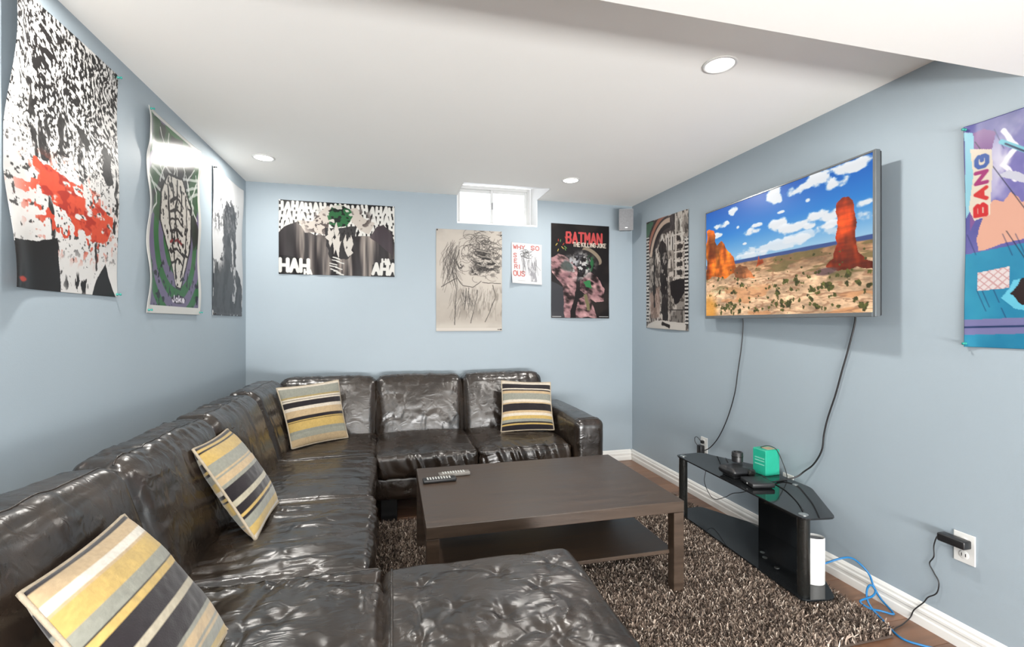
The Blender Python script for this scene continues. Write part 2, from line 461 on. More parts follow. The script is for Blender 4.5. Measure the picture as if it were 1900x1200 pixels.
class Soft:
    """rounded, stuffed, creased leather block. lo/hi are world bounds before leaning."""
    def __init__(s, lo, hi, r, bulge=(0, 0, 0), amp=1.0, seed=1, lean=None, taper=None, tufts=(), pleat=None, aniso=(1, 1, 1), grooves=()):
        s.lo = np.array(lo, float); s.hi = np.array(hi, float); s.c = (s.lo + s.hi) / 2; s.h = (s.hi - s.lo) / 2
        s.r = r; s.b = bulge; s.amp = amp; s.seed = seed; s.lean = lean; s.taper = taper; s.tufts = tufts; s.pleat = pleat; s.an = aniso; s.grooves = grooves
    def F(s, P, lift=0.0):
        h = s.h; p = P * h
        pin = np.clip(p, -(h - s.r), h - s.r)
        d = p - pin
        n = d / (np.linalg.norm(d, axis=1)[:, None] + 1e-9)
        q = pin + n * s.r
        # stuffing
        for ax in range(3):
            if s.b[ax]:
                o = [i for i in range(3) if i != ax]
                w = (1 - np.abs(P[:, o[0]]) ** 2.4) * (1 - np.abs(P[:, o[1]]) ** 2.4)
                q[:, ax] += np.sign(P[:, ax]) * np.abs(P[:, ax]) ** 3 * s.b[ax] * w
        X = (q + s.c) * np.array(s.an)
        sd = s.seed
        wx = fbm(X[:, 0] * 4, X[:, 1] * 4, X[:, 2] * 4, sd, 3) - .5
        wy = fbm(X[:, 0] * 4 + 9, X[:, 1] * 4, X[:, 2] * 4, sd + 5, 3) - .5
        a = X[:, 0] + .16 * wx; b = X[:, 1] + .16 * wy; c = X[:, 2] + .12 * (wx - wy)
        big = fbm(a * 5, b * 5, c * 5, sd + 11, 2) - .5
        r0 = 1 - np.abs(2 * vn(a * 6, b * 6, c * 6, sd + 51) - 1)
        r1 = 1 - np.abs(2 * vn(a * 12, b * 12, c * 12, sd + 21) - 1)
        r2 = 1 - np.abs(2 * vn(a * 26, b * 26, c * 26, sd + 31) - 1)
        m = ss(.38, .66, fbm(X[:, 0] * 3, X[:, 1] * 3, X[:, 2] * 3, sd + 41, 2))
        disp = s.amp * (.010 * big - .006 * r0 ** 9 * (.4 + .6 * m) + .0045 * r1 ** 6 * m - .0022 * r2 ** 5 * m)
        if s.pleat is not None:
            fn = s.pleat(P, q + s.c)
            disp = disp + fn
        W = q + s.c
        for (tx, ty, td, tr) in s.tufts:
            dd = np.hypot(W[:, 0] - tx, W[:, 1] - ty)
            top = ss(.2, .8, n[:, 2])
            ang = np.arctan2(W[:, 1] - ty, W[:, 0] - tx)
            disp = disp - top * (td * np.exp(-(dd / tr) ** 2) + .0075 * np.exp(-dd / (tr * 2.6)) * (1 - np.exp(-(dd / tr) ** 2)) * np.abs(np.cos(ang * 2.5 + tx * 50 + 3 * wx)) ** 2)
        for g in s.grooves:
            disp = disp + g(P, W)
        W = W + n * (disp + lift)[:, None]
        if s.taper is not None or s.lean is not None:
            k = (W[:, 2] - s.lo[2]) / (s.hi[2] - s.lo[2])
            if s.taper is not None:
                ax, amt = s.taper
                W[:, ax] = s.c[ax] + (W[:, ax] - s.c[ax]) * (1 - amt * k)
            if s.lean is not None:
                ax, amt = s.lean
                W[:, ax] += amt * k ** 1.15
        return W
    def build(s, name, mat_, parent, cell=.012):
        P, Fc = soft_grid(s.h, cell)
        return obj(name, s.F(P), Fc, mat_, parent, True)
    def seam(s, name, ps, mat_, parent, r=.003, lift=.001):
        W = s.F(np.array(ps, float), lift)
        mb = MB().tube(W, r, 6, smooth=False)
        return mb.build(name, mat_, parent, True)

# ================================================================== sectional sofa
sofa = root('sectional_sofa', (-.3, 2.4, 0), 'dark brown leather sectional sofa with chaise end running around the corner', 'sofa')
M_dark = mat('dark_leather_base', L(26, 21, 19), 0.38, var=0.2, vscale=10, bump=0.15, bscale=60)
def frame(name, lo, hi, r=.02, seed=3, cell=.03, amp=.35):
    return Soft(lo, hi, r, amp=amp, seed=seed).build(name, M_leather, sofa, cell)
frame('base', (-.93, .93, .15), (-.10, 3.92, .30), seed=51)
frame('base', (-.12, 3.07, .15), (1.22, 3.92, .30), seed=52)
frame('base', (-.12, .93, .13), (.60, 1.635, .30), seed=53)
frame('back_frame', (-.955, .93, .15), (-.87, 3.93, .72), seed=54)
frame('back_frame', (-.90, 3.86, .15), (1.22, 3.945, .72), seed=55)
def gather_front(ax_run, ax_face, sgn, amp=.007, f=26, seed=0):
    def fn(P, W):
        face = ss(.45, .95, sgn * P[:, ax_face])
        run = W[:, ax_run] + .35 * (W[:, 2] - .4) + .03 * (vn(W[:, 0] * 7, W[:, 1] * 7, W[:, 2] * 5, seed) - .5)
        nn = vn(run * f, W[:, 2] * 5, W[:, ax_face] * 3, seed + 3)
        return face * amp * (2 * np.abs(2 * nn - 1) - 1)
    return fn
SZ0, SZ = .285, .445
B = (.012, .012, .020)
# seats: corner, two along the left wall, the near one, the chaise, two along the back wall
s_corner = Soft((-.72, 3.068, SZ0), (-.112, 3.74, SZ), .030, B, .8, 3, aniso=(.55, 1.5, 1))
s_l2 = Soft((-.70, 2.362, SZ0), (-.095, 3.066, SZ + .004), .030, B, 1.25, 7, aniso=(.5, 1.7, 1), pleat=gather_front(1, 0, 1, .005, 20, 4))
s_l3 = Soft((-.69, 1.672, SZ0), (-.072, 2.360, SZ + .006), .032, B, 1.45, 13, aniso=(.5, 1.7, 1), pleat=gather_front(1, 0, 1, .005, 20, 8))
s_l4 = Soft((-.69, .93, SZ0), (-.026, 1.670, SZ + .006), .030, B, 1.6, 19, aniso=(1.1, 1.0, 1),
            tufts=[(-.30, 1.40, .010, .03), (-.16, 1.22, .010, .03)])
tf = [(.09, 1.50, .012, .022), (.22, 1.56, .008, .018), (.33, 1.49, .012, .022), (.17, 1.33, .011, .022), (.30, 1.27, .014, .024), (.44, 1.39, .010, .022), (.43, 1.17, .014, .024), (.19, 1.13, .012, .022), (.52, 1.52, .008, .02), (.07, 1.22, .009, .02)]
s_ch = Soft((-.036, .93, .16), (.632, 1.652, SZ + .008), .042, (.004, .004, .022), 1.75, 29, tufts=tf, aniso=(1.0, .8, 1))
s_b2 = Soft((-.110, 3.035, SZ0), (.543, 3.74, SZ), .032, B, .9, 37, aniso=(1.4, .6, 1), pleat=gather_front(0, 1, -1, .009, 24, 5))
s_b3 = Soft((.547, 3.035, SZ0), (1.196, 3.74, SZ), .032, B, .9, 43, aniso=(1.4, .6, 1), pleat=gather_front(0, 1, -1, .010, 22, 15))
for k, (s_, nm, cell) in enumerate(((s_corner, 'seat_cushion', .011), (s_l2, 'seat_cushion', .0095), (s_l3, 'seat_cushion', .008), (s_l4, 'seat_cushion', .0075), (s_ch, 'chaise', .007), (s_b2, 'seat_cushion', .010), (s_b3, 'seat_cushion', .010))):
    o = s_.build(nm, M_leather, sofa, cell)
    ln = np.linspace(-.97, .97, 60)
    if nm == 'chaise':
        s_.seam('piping', [(-.90, t, 1) for t in ln], M_leather, o, .0045, .002)
    elif k in (1, 2, 3):
        s_.seam('piping', [(t, .955, 1) for t in ln], M_leather, o, .0028, .001)
    elif k == 0:
        s_.seam('piping', [(t, -.955, 1) for t in ln], M_leather, o, .0028, .001)
    else:
        s_.seam('piping', [(t, -.96, 1) for t in ln], M_leather, o, .0028, .001)
# backs
def gather_top(ax_run, seed, amp=.004, f=24):
    def fn(P, W):
        top = ss(.55, 1.0, P[:, 2])
        nn = vn(W[:, ax_run] * f, W[:, 2] * 4, W[:, 1 - ax_run] * 4, seed)
        return top * amp * (2 * np.abs(2 * nn - 1) - 1)
    return fn
backs = []
LB = dict(lean=(0, -.125), taper=(0, .18))
for k, (y0, y1, amp) in enumerate(((3.075, 3.72, .8), (2.365, 3.073, .9), (1.655, 2.363, 1.0), (.93, 1.653, 1.0))):
    backs.append((Soft((-.845, y0, .36), (-.625, y1, .85 if k else .855), .058, (.018, .012, .012), amp, 61 + 6 * k, pleat=gather_top(1, 70 + k), aniso=(1, 1.3, .7), **LB), 0, (.009, .009, .009, .009)[k]))
BB = dict(lean=(1, .115), taper=(1, .18))
for k, (x0, x1) in enumerate(((-.80, -.122), (-.118, .543), (.547, 1.205))):
    backs.append((Soft((x0, 3.65, .36), (x1, 3.865, .853), .055, (.012, .020, .010), 1.0, 91 + 6 * k, pleat=gather_top(0, 80 + k), aniso=(1.1, 1, .75), **BB), 1, .010))
for s_, ax, cell in backs:
    o = s_.build('back_cushion', M_leather, sofa, cell)
    ln = np.linspace(-.95, .95, 50)
    if ax == 0:
        s_.seam('piping', [(.45, t, 1) for t in ln], M_leather, o, .0026, .0008)
    else:
        s_.seam('piping', [(t, -.55, 1) for t in ln], M_leather, o, .0024, .0006)
# arm at the right end
s_arm = Soft((1.205, 3.0, .10), (1.415, 3.93, .605), .045, (.006, .004, .010), .25, 121)
o = s_arm.build('arm', M_leather, sofa, .014)
s_arm.seam('piping', [(t, -.86, 1) for t in np.linspace(-.98, .98, 30)], M_leather, o, .0026, .0008)
# block feet
for (x, y) in ((-.02, 3.14), (1.26, 3.08), (-.18, 2.40), (-.18, 1.75), (-.85, 1.0), (-.85, 3.85), (1.26, 3.85), (.52, 1.0), (.52, 1.55)):
    zl = .0125 if (-.3 < x and 1.4 < y < 3.05) else .0
    MB().box((x - .05, y - .045, zl), (x + .05, y + .045, .155), .004).build('leg', M_black, sofa)

# ================================================================== striped cushions
CRM, GLD, GRY, BLK, TAN, OLV = (222, 210, 192), (205, 174, 104), (152, 152, 140), (38, 32, 36), (202, 176, 138), (170, 150, 100)
def scatter_cushion(c00, c10, c01, c11, stripes, label, seed, th=.075):
    """corners: bottom-left, bottom-right, top-left, top-right as seen; stripes listed top to bottom as (width, colour)"""
    n = 110
    C = [np.array(c, float) for c in (c00, c10, c01, c11)]
    base = (C[0] + C[1]) / 2; base[2] = min(C[0][2], C[1][2]) - .01
    r = root('throw_pillow', tuple(base), label, 'pillow', 'striped throw pillows on the sofa')
    g = np.linspace(-1, 1, n + 1)
    A, Bv = np.meshgrid(g, g, indexing='ij')
    nrm = np.cross(C[1] - C[0], C[2] - C[0]); nrm /= np.linalg.norm(nrm)
    def surf(a, b, side):
        k = .045
        a2 = a * (1 - k * (1 - b ** 2)); b2 = b * (1 - k * (1 - a ** 2))
        u = (a2 + 1) / 2; v = (b2 + 1) / 2
        p = (C[0][None] * ((1 - u) * (1 - v))[:, None] + C[1][None] * (u * (1 - v))[:, None] + C[2][None] * ((1 - u) * v)[:, None] + C[3][None] * (u * v)[:, None])
        t = th * np.sqrt(np.clip((1 - a ** 4) * (1 - b ** 4), 0, 1)) * (.65 + .35 * (1 - a * a) * (1 - b * b))
        t = t * (1 + .10 * (fbm(a * 2.4 + seed, b * 2.4, None, seed, 3) - .5)) + .006 * (fbm(a * 5, b * 5, None, seed + 9, 2) - .5) * (1 - a ** 4) * (1 - b ** 4)
        return p + side * t[:, None] * nrm[None]
    a, b = A.ravel(), Bv.ravel()
    front = surf(a, b, 1.0); back = surf(a, b, -1.0)
    tot = sum(w for w, _ in stripes); edges = np.cumsum([w for w, _ in stripes]) / tot
    v = (1 - b) / 2
    idx = np.clip(np.searchsorted(edges, v), 0, len(stripes) - 1)
    col = lin(np.array([c for _, c in stripes], float)[idx] / 255)
    col = .68 * col * (.86 + .28 * fbm(a * 30, b * 30, None, seed + 4, 2))[:, None]
    i, j = np.meshgrid(np.arange(n), np.arange(n), indexing='ij')
    q = np.stack([i * (n + 1) + j, (i + 1) * (n + 1) + j, (i + 1) * (n + 1) + j + 1, i * (n + 1) + j + 1], -1).reshape(-1, 4)
    m = len(front)
    obj('cover', np.vstack([front, back]), np.vstack([q, q[:, ::-1] + m]), M_velvet, r, True, col=np.vstack([col, np.roll(col, n // 2, 0)]))
    t = np.linspace(-1, 1, 40)
    loop = np.concatenate([np.stack([t, -np.ones(40)], 1), np.stack([np.ones(40), t], 1)[1:], np.stack([-t, np.ones(40)], 1)[1:], np.stack([-np.ones(40), -t], 1)[1:]])
    W = surf(loop[:, 0], loop[:, 1], 0.0)
    MB().tube(W, .0055, 6, smooth=False).build('piping', M_piping, r, True)
    return r
stA = [(.05, CRM), (.17, GRY), (.03, OLV), (.03, CRM), (.012, BLK), (.03, CRM), (.10, BLK), (.06, CRM), (.02, TAN), (.10, TAN), (.06, BLK), (.02, GLD), (.015, BLK), (.15, GLD), (.05, GRY), (.09, (165, 165, 150)), (.13, TAN)]
scatter_cushion((-.62, 3.27, .465), (-.30, 3.48, .470), (-.735, 3.385, .838), (-.375, 3.585, .858), stA, 'striped pillow propped in the corner of the sofa, far left of the back cushions', 1, .06)
stB = [(.07, CRM), (.10, BLK), (.03, CRM), (.03, BLK), (.05, TAN), (.14, GRY), (.06, CRM), (.025, TAN), (.15, BLK), (.05, TAN), (.05, CRM), (.07, GLD), (.06, GRY), (.02, BLK), (.03, GLD), (.09, BLK)]
scatter_cushion((.775, 3.40, .465), (1.175, 3.37, .465), (.825, 3.605, .815), (1.205, 3.545, .797), stB, 'striped pillow leaning on the right back cushion beside the sofa arm', 2, .05)
stC = [(.04, BLK), (.03, GLD), (.02, BLK), (.14, GLD), (.02, GRY), (.11, GRY), (.03, TAN), (.02, GRY), (.08, TAN), (.04, GRY), (.15, BLK), (.06, (190, 182, 160)), (.10, BLK), (.03, GLD), (.03, BLK), (.09, GRY), (.09, GLD), (.05, CRM)]
scatter_cushion((-.49, 1.93, .465), (-.495, 2.31, .468), (-.73, 2.03, .79), (-.735, 2.43, .78), stC, 'striped pillow leaning on the left back cushions, between the corner pillow and nearest one', 3, .07)
stD = [(.03, BLK), (.09, TAN), (.06, (232, 226, 214)), (.02, TAN), (.12, GLD), (.09, GRY), (.015, BLK), (.04, GLD), (.14, BLK), (.05, (190, 180, 158)), (.14, BLK), (.03, GRY), (.07, TAN), (.02, GRY), (.02, TAN), (.07, GRY), (.06, GLD)]
scatter_cushion((-.405, .985, .470), (-.415, 1.375, .468), (-.695, 1.115, .748), (-.70, 1.49, .752), stD, 'largest-looking striped pillow at the near end of the sofa, bottom left', 4, .075)

# ================================================================== rug
rug = root('shag_rug', (.9, 2.25, 0), 'brown and grey shag rug under the coffee table', 'rug')
RX0, RX1, RY0, RY1 = -.30, 1.955, 1.475, 3.02
MB().box((RX0, RY0, .0005), (RX1, RY1, .012), .003, 1).build('backing', M_backing, rug)
def pile():
    n = 150000
    r = np.random.RandomState(11)
    x = r.uniform(RX0 + .1, RX1, n); y = r.uniform(RY0, RY1, n)
    keep = ~((x < -.12)) & ~((x < .58) & (y < 1.60)) & ~((y > 3.2))
    x, y = x[keep], y[keep]; n = len(x)
    a = r.uniform(0, 2 * np.pi, n) ; ln_ = r.uniform(.026, .046, n); lean = r.uniform(.004, .028, n)
    dx, dy = np.cos(a), np.sin(a); w = r.uniform(.0018, .0034, n); b = r.uniform(0, np.pi, n); wx, wy = np.cos(b) * w, np.sin(b) * w
    b0 = np.stack([x, y, np.full(n, .010)], 1)
    md = b0 + np.stack([dx * lean * .35, dy * lean * .35, ln_ * .6], 1)
    tp = b0 + np.stack([dx * lean, dy * lean, ln_], 1)
    ws = np.stack([wx, wy, np.zeros(n)], 1)
    V = np.stack([b0 - ws, b0 + ws, md + ws, md - ws, tp + ws * .7, tp - ws * .7], 1).reshape(-1, 3)
    k = np.arange(n)[:, None] * 6
    Fq = np.vstack([k + np.array([[0, 1, 2, 3]]), k + np.array([[3, 2, 4, 5]])])
    pal = lin(np.array([(62, 53, 48), (102, 88, 79), (140, 123, 110), (182, 164, 149), (212, 197, 183)]) / 255.)
    ci = r.choice(5, n, p=[.26, .26, .22, .16, .10])
    c = pal[ci] * r.uniform(.85, 1.15, n)[:, None]
    o = obj('pile', V, Fq, M_yarn, rug, False, col=np.repeat(c, 6, 0))
    o['kind'] = 'stuff'
pile()

# ================================================================== coffee table
tb = root('coffee_table', (.71, 2.295, .012), 'low rectangular black-brown wooden coffee table with a lower shelf', 'table')
TX0, TX1, TY0, TY1, TZ = .130, 1.290, 1.905, 2.690, .457
MB().box((TX0, TY0, TZ - .05), (TX1, TY1, TZ), .002, 2).build('tabletop', M_table, tb)
for x in (TX0, TX1 - .052):
    for y in (TY0, TY1 - .052):
        MB().box((x + .0005, y + .0005, .0125), (x + .0515, y + .0515, TZ - .0515), .0015, 1).build('leg', M_table, tb)
MB().box((TX0 + .03, TY0 + .04, .205), (TX1 - .03, TY1 - .04, .222), .0015, 1).build('shelf', M_table, tb)
# remotes
def remote(p0, p1, w, body, label):
    p0 = np.array(p0); p1 = np.array(p1); d = p1 - p0; ln_ = np.linalg.norm(d)
    r = root('remote_control', (p0[0], p0[1], TZ + .001), label, 'remote', 'remotes on the coffee table')
    r.rotation_euler = (0, 0, math.atan2(d[1], d[0]))
    OFF[r] = np.zeros(3)
    MB().box((0, -w / 2, 0), (ln_, w / 2, .018), .005, 3).build('body', body, r, 'auto')
    kb = MB()
    for i in range(9):
        for j in range(3):
            kb.box((.02 + i * (ln_ - .05) / 8.5, -w * .36 + j * w * .27, .0175), (.02 + i * (ln_ - .05) / 8.5 + .008, -w * .36 + j * w * .27 + w * .18, .0205), .001, 1)
    kb.build('keypad', mat('key_grey', L(190, 190, 186), .5, var=.1, vscale=60), r)['kind'] = 'stuff'
    OFF[r] = np.array(r.location)
remote((.150, 2.437), (.318, 2.446), .045, M_black, 'black remote control with pale keys lying nearest on the coffee table')
remote((.235, 2.512), (.402, 2.524), .042, mat('remote_silver', L(120, 116, 110), .4, var=.05), 'silver-grey remote control lying behind the black one')

# ================================================================== television
tvr = root('television', (2.07, 2.2315, 1.295), 'wall-mounted flat television showing a red desert landscape', 'television')
tvr.rotation_euler = (0, 0, math.atan2(-1.243, -.06))
OFF[tvr] = np.zeros(3)
TW, TH_ = 1.243, .73
hw = TW / 2
bz = MB()
bz.box((-hw, -.004, 0), (-hw + .009, .022, TH_), .002, 1).box((hw - .016, -.004, 0), (hw, .022, TH_), .002, 1)
bz.box((-hw + .009, -.004, TH_ - .010), (hw - .016, .022, TH_), .002, 1).box((-hw + .009, -.004, 0), (hw - .016, .022, .020), .002, 1)
bz.build('bezel', M_screenbez, tvr)
MB().box((-hw + .004, .008, .004), (hw - .004, .034, TH_ - .004), .004, 2).box((-hw + .15, .030, .05), (hw - .15, .058, .46), .01, 2).build('housing', M_black, tvr)
MB().box((-.2, .056, .18), (.2, .068, .42), .002, 1).box((-.03, .066, .2), (.03, .078, .40), .002, 1).build('wall_mount', M_darkmetal, tvr)

class Art:
    """flat print painted by formula on a fine sheet; x runs 0..1 to the right, y 0..A downwards (width units)"""
    def __init__(s, nx, ny, A, bg):
        s.nx, s.ny, s.A = nx, ny, A
        s.x, s.y = np.meshgrid(np.linspace(0, 1, nx + 1), np.linspace(0, A, ny + 1), indexing='ij')
        s.c = np.zeros(s.x.shape + (3,)); s.c[:] = np.array(bg) / 255.
        s.e = 1.2 / nx
    def put(s, m, col, op=1.0):
        m = np.clip(m * op, 0, 1)[..., None]
        col = np.asarray(col, float)
        col = col / 255. if col.ndim == 1 else col
        s.c = s.c * (1 - m) + col * m
    def warp(s, f, a, seed):
        wx = (fbm(s.x * f, s.y * f, None, seed, 3) - .5) * a; wy = (fbm(s.x * f + 7, s.y * f, None, seed + 3, 3) - .5) * a
        return s.x + wx, s.y + wy
    def poly(s, pts, w=0, f=8, seed=0):
        X, Y = (s.x, s.y) if not w else s.warp(f, w, seed)
        ins = np.zeros(X.shape, bool); n = len(pts)
        for i in range(n):
            (x0, y0), (x1, y1) = pts[i], pts[(i + 1) % n]
            if y0 == y1: continue
            c = ((y0 <= Y) != (y1 <= Y)) & (X < (x1 - x0) * (Y - y0) / (y1 - y0) + x0)
            ins ^= c
        return ins.astype(float)
    def line(s, pts, r, w=0, f=8, seed=0):
        q = np.array(pts, float); pad = r + w + 3 * s.e
        i0 = max(int((q[:, 0].min() - pad) * s.nx), 0); i1 = min(int((q[:, 0].max() + pad) * s.nx) + 2, s.nx + 1)
        j0 = max(int((q[:, 1].min() - pad) / s.A * s.ny), 0); j1 = min(int((q[:, 1].max() + pad) / s.A * s.ny) + 2, s.ny + 1)
        out = np.zeros(s.x.shape)
        if i1 <= i0 or j1 <= j0: return out
        X, Y = s.x[i0:i1, j0:j1], s.y[i0:i1, j0:j1]
        if w:
            wx = (fbm(X * f, Y * f, None, seed, 3) - .5) * w; wy = (fbm(X * f + 7, Y * f, None, seed + 3, 3) - .5) * w
            X, Y = X + wx, Y + wy
        D = np.full(X.shape, 9.)
        for (x0, y0), (x1, y1) in zip(pts[:-1], pts[1:]):
            dx, dy = x1 - x0, y1 - y0
            t = np.clip(((X - x0) * dx + (Y - y0) * dy) / (dx * dx + dy * dy + 1e-12), 0, 1)
            D = np.minimum(D, np.hypot(X - x0 - t * dx, Y - y0 - t * dy))
        out[i0:i1, j0:j1] = 1 - ss(r - s.e * .5, r + s.e * .5, D)
        return out
    def ell(s, cx, cy, rx, ry, rot=0, soft=.04, w=0, f=8, seed=0):
        X, Y = (s.x, s.y) if not w else s.warp(f, w, seed)
        dx, dy = X - cx, Y - cy; c, q = math.cos(rot), math.sin(rot)
        d = np.hypot((dx * c + dy * q) / rx, (-dx * q + dy * c) / ry)
        return 1 - ss(1 - soft, 1 + soft, d)
    def text(s, txt, x, y, h, w, r, col, rot=0, slant=0, gap=.25, heavy=1.0, op=1.0):
        """x,y: lower-left of the line; h letter height, w letter width"""
        cx = 0
        for ch in txt:
            if ch == ' ': cx += w * .6; continue
            for st in FONT[ch]:
                pts = []
                for (a, b) in st:
                    px, py = cx + a * w + slant * b * h, b * h
                    pts.append((x + px * math.cos(rot) + py * math.sin(rot), y + px * math.sin(rot) - py * math.cos(rot)))
                s.put(s.line(pts, r), col, op)
            cx += w * ((.35 if ch == 'I' else 1) + gap)
FONT = {
    'A': [[(0, 0), (.5, 1), (1, 0)], [(.22, .38), (.78, .38)]], 'B': [[(0, 0), (0, 1), (.75, 1), (.95, .78), (.75, .54), (0, .54)], [(.75, .54), (1, .28), (.75, 0), (0, 0)]],
    'T': [[(0, 1), (1, 1)], [(.5, 1), (.5, 0)]], 'M': [[(0, 0), (0, 1), (.5, .4), (1, 1), (1, 0)]], 'N': [[(0, 0), (0, 1), (1, 0), (1, 1)]],
    'H': [[(0, 0), (0, 1)], [(1, 0), (1, 1)], [(0, .5), (1, .5)]], 'E': [[(1, 1), (0, 1), (0, 0), (1, 0)], [(0, .52), (.8, .52)]],
    'K': [[(0, 0), (0, 1)], [(1, 1), (0, .45)], [(.25, .6), (1, 0)]], 'I': [[(.17, 0), (.17, 1)]], 'L': [[(0, 1), (0, 0), (1, 0)]],
    'G': [[(1, .8), (.75, 1), (.25, 1), (0, .75), (0, .25), (.25, 0), (.8, 0), (1, .25), (1, .48), (.6, .48)]], 'J': [[(.8, 1), (.8, .2), (.55, 0), (.25, 0), (0, .25)]],
    'O': [[(.25, 0), (0, .25), (0, .75), (.25, 1), (.75, 1), (1, .75), (1, .25), (.75, 0), (.25, 0)]], 'S': [[(1, .85), (.75, 1), (.25, 1), (0, .78), (.25, .55), (.75, .48), (1, .24), (.75, 0), (.2, 0), (0, .18)]],
    'W': [[(0, 1), (.25, 0), (.5, .7), (.75, 0), (1, 1)]], 'Y': [[(0, 1), (.5, .5), (1, 1)], [(.5, .5), (.5, 0)]], 'R': [[(0, 0), (0, 1), (.75, 1), (1, .78), (.75, .52), (0, .52)], [(.5, .52), (1, 0)]],
    'U': [[(0, 1), (0, .25), (.25, 0), (.75, 0), (1, .25), (1, 1)]], 'o': [[(.25, 0), (0, .3), (.25, .6), (.75, .6), (1, .3), (.75, 0), (.25, 0)]], 'k': [[(0, 0), (0, 1)], [(.9, .62), (0, .28)], [(.3, .4), (1, 0)]],
    'e': [[(0, .32), (1, .32), (.75, .6), (.25, .6), (0, .3), (.25, 0), (.9, .05)]],
}

def tv_art():
    A = Art(420, 240, TH_ / TW, (40, 110, 190))
    x = A.x; t = A.y / A.A      # t: 0 top .. 1 bottom
    y = A.y
    sky = np.stack([np.interp(t, [0, .25, .5], [18, 40, 150]), np.interp(t, [0, .25, .5], [92, 128, 195]), np.interp(t, [0, .25, .5], [185, 208, 226])], -1) / 255
    A.c[:] = sky
    n = fbm(x * 9, y * 14, None, 5, 5); n2 = fbm(x * 22, y * 34, None, 8, 4)
    def cloud(cx, ct, rx, rt, k=1.0):
        d = ((x - cx) / rx) ** 2 + ((t - ct) / rt) ** 2
        m = ss(.30, .55, (1.25 - d) * .55 + (n - .5) * 1.2 + (n2 - .5) * .75)
        shade = (236 + 16 * ss(0, -1, (t - ct) / rt))[..., None] * np.array([.97, .985, 1.0]) / 255
        A.put(m * k, shade)
    for c in ((.52, .06, .07, .08), (.64, .06, .10, .06), (.76, .06, .10, .09), (.90, .04, .11, .055), (.84, .12, .09, .07), (.23, .07, .05, .05), (.15, .16, .085, .04), (.09, .24, .06, .03), (.36, .29, .07, .05), (.40, .25, .05, .025),
              (.54, .29, .07, .06), (.62, .34, .12, .05), (.79, .31, .12, .07), (.83, .39, .10, .035), (.27, .22, .02, .02), (.24, .36, .02, .015), (.32, .38, .02, .012), (.97, .30, .06, .04), (.98, .38, .06, .06), (.72, .36, .05, .03), (.56, .20, .03, .015), (.71, .17, .02, .02)):
        cloud(*c)
    cloud(.55, .45, .30, .05, .85); cloud(.75, .43, .2, .05, .7); cloud(.35, .49, .16, .03, .8)
    hz = .512 + .006 * (fbm(x * 7, x * 0, None, 3, 3) - .5)
    A.put(ss(hz - .004, hz, t), (62, 84, 140))
    g = ss(.535, .545, t + .018 * (fbm(x * 6, x * 0, None, 31, 4) - .5))
    gn = fbm(x * 8, t * 16, None, 12, 5); gf = fbm(x * 40, t * 60, None, 14, 4)
    k = ss(.54, .72, t)
    far = np.array((186, 140, 100)); near = np.array((232, 190, 150))
    base = (far * (1 - k[..., None]) + near * k[..., None]) * (.62 + .70 * gn)[..., None] * (.72 + .52 * gf)[..., None] / 255
    A.put(g, np.clip(base, 0, 1))
    A.put(g * ss(.54, .62, fbm(x * 7 + 3, t * 22, None, 41, 4)) * (1 - ss(.72, .80, t)), (112, 100, 60), .75)
    A.put(g * ss(.57, .62, fbm(x * 5, t * 9, None, 44, 3)) * ss(.7, .8, t), (222, 150, 96), .6)
    A.put(g * ss(.90, .97, 1 - np.abs(2 * fbm(x * 7, t * 24, None, 47, 3) - 1)), (150, 104, 76), .55)
    def rock(pts, sd, c0, c1, w=.03):
        m = A.poly([(a, b * A.A) for a, b in pts], w, 14, sd)
        r_ = fbm(x * 30, y * 12, None, sd + 1, 4); l_ = fbm(x * 10, y * 60, None, sd + 2, 3)
        cc = (np.array(c0) * (1 - r_)[..., None] + np.array(c1) * r_[..., None]) * (.65 + .6 * l_)[..., None] * (.7 + .6 * ss(.3, .7, fbm(x * 18, y * 10, None, sd + 4, 3)))[..., None] / 255
        A.put(m, np.clip(cc, 0, 1))
    rock([(0, .16), (.03, .15), (.075, .185), (.085, .28), (.10, .33), (.13, .30), (.16, .33), (.185, .40), (.23, .47), (.25, .55), (.27, .60), (.18, .66), (.09, .63), (0, .64)], 71, (150, 52, 8), (240, 140, 40))
    rock([(.25, .585), (.29, .56), (.335, .575), (.36, .62), (.40, .69), (.25, .66)], 81, (180, 96, 50), (226, 150, 98))
    rock([(.412, .55), (.42, .505), (.428, .55), (.445, .54), (.452, .575), (.40, .60)], 85, (130, 48, 20), (180, 84, 40), .01)
    rock([(.80, .67), (.815, .64), (.838, .62), (.846, .52), (.847, .30), (.862, .25), (.885, .228), (.905, .238), (.918, .29), (.924, .36), (.935, .44), (.938, .53), (.947, .60), (.965, .64), (1, .68), (1, .73), (.93, .70), (.86, .72)], 91, (128, 30, 6), (214, 82, 26))
    A.put(A.ell(.80, .705 * A.A, .055, .014, -.1, .3, .02), (96, 70, 76), .8)
    def shrub(cx, ct, r_, sd):
        i0, i1 = max(int((cx - 3 * r_) * A.nx), 0), min(int((cx + 3 * r_) * A.nx) + 2, A.nx + 1)
        j0, j1 = max(int((ct - 3 * r_ / A.A) * A.ny), 0), min(int((ct + 3 * r_ / A.A) * A.ny) + 2, A.ny + 1)
        X, Y = x[i0:i1, j0:j1], y[i0:i1, j0:j1]
        d = np.hypot((X - cx), (Y - ct * A.A) * 1.3) / r_
        m = ss(.40, .52, (1.2 - d) * .55 + (fbm(X * 60, Y * 60, None, sd, 3) - .5) * 1.2)[..., None]
        q = fbm(X * 90, Y * 90, None, sd + 1, 2)[..., None]
        A.c[i0:i1, j0:j1] = A.c[i0:i1, j0:j1] * (1 - m) + m * (np.array((40, 38, 22)) * (1 - q) + np.array((120, 122, 56)) * q) / 255
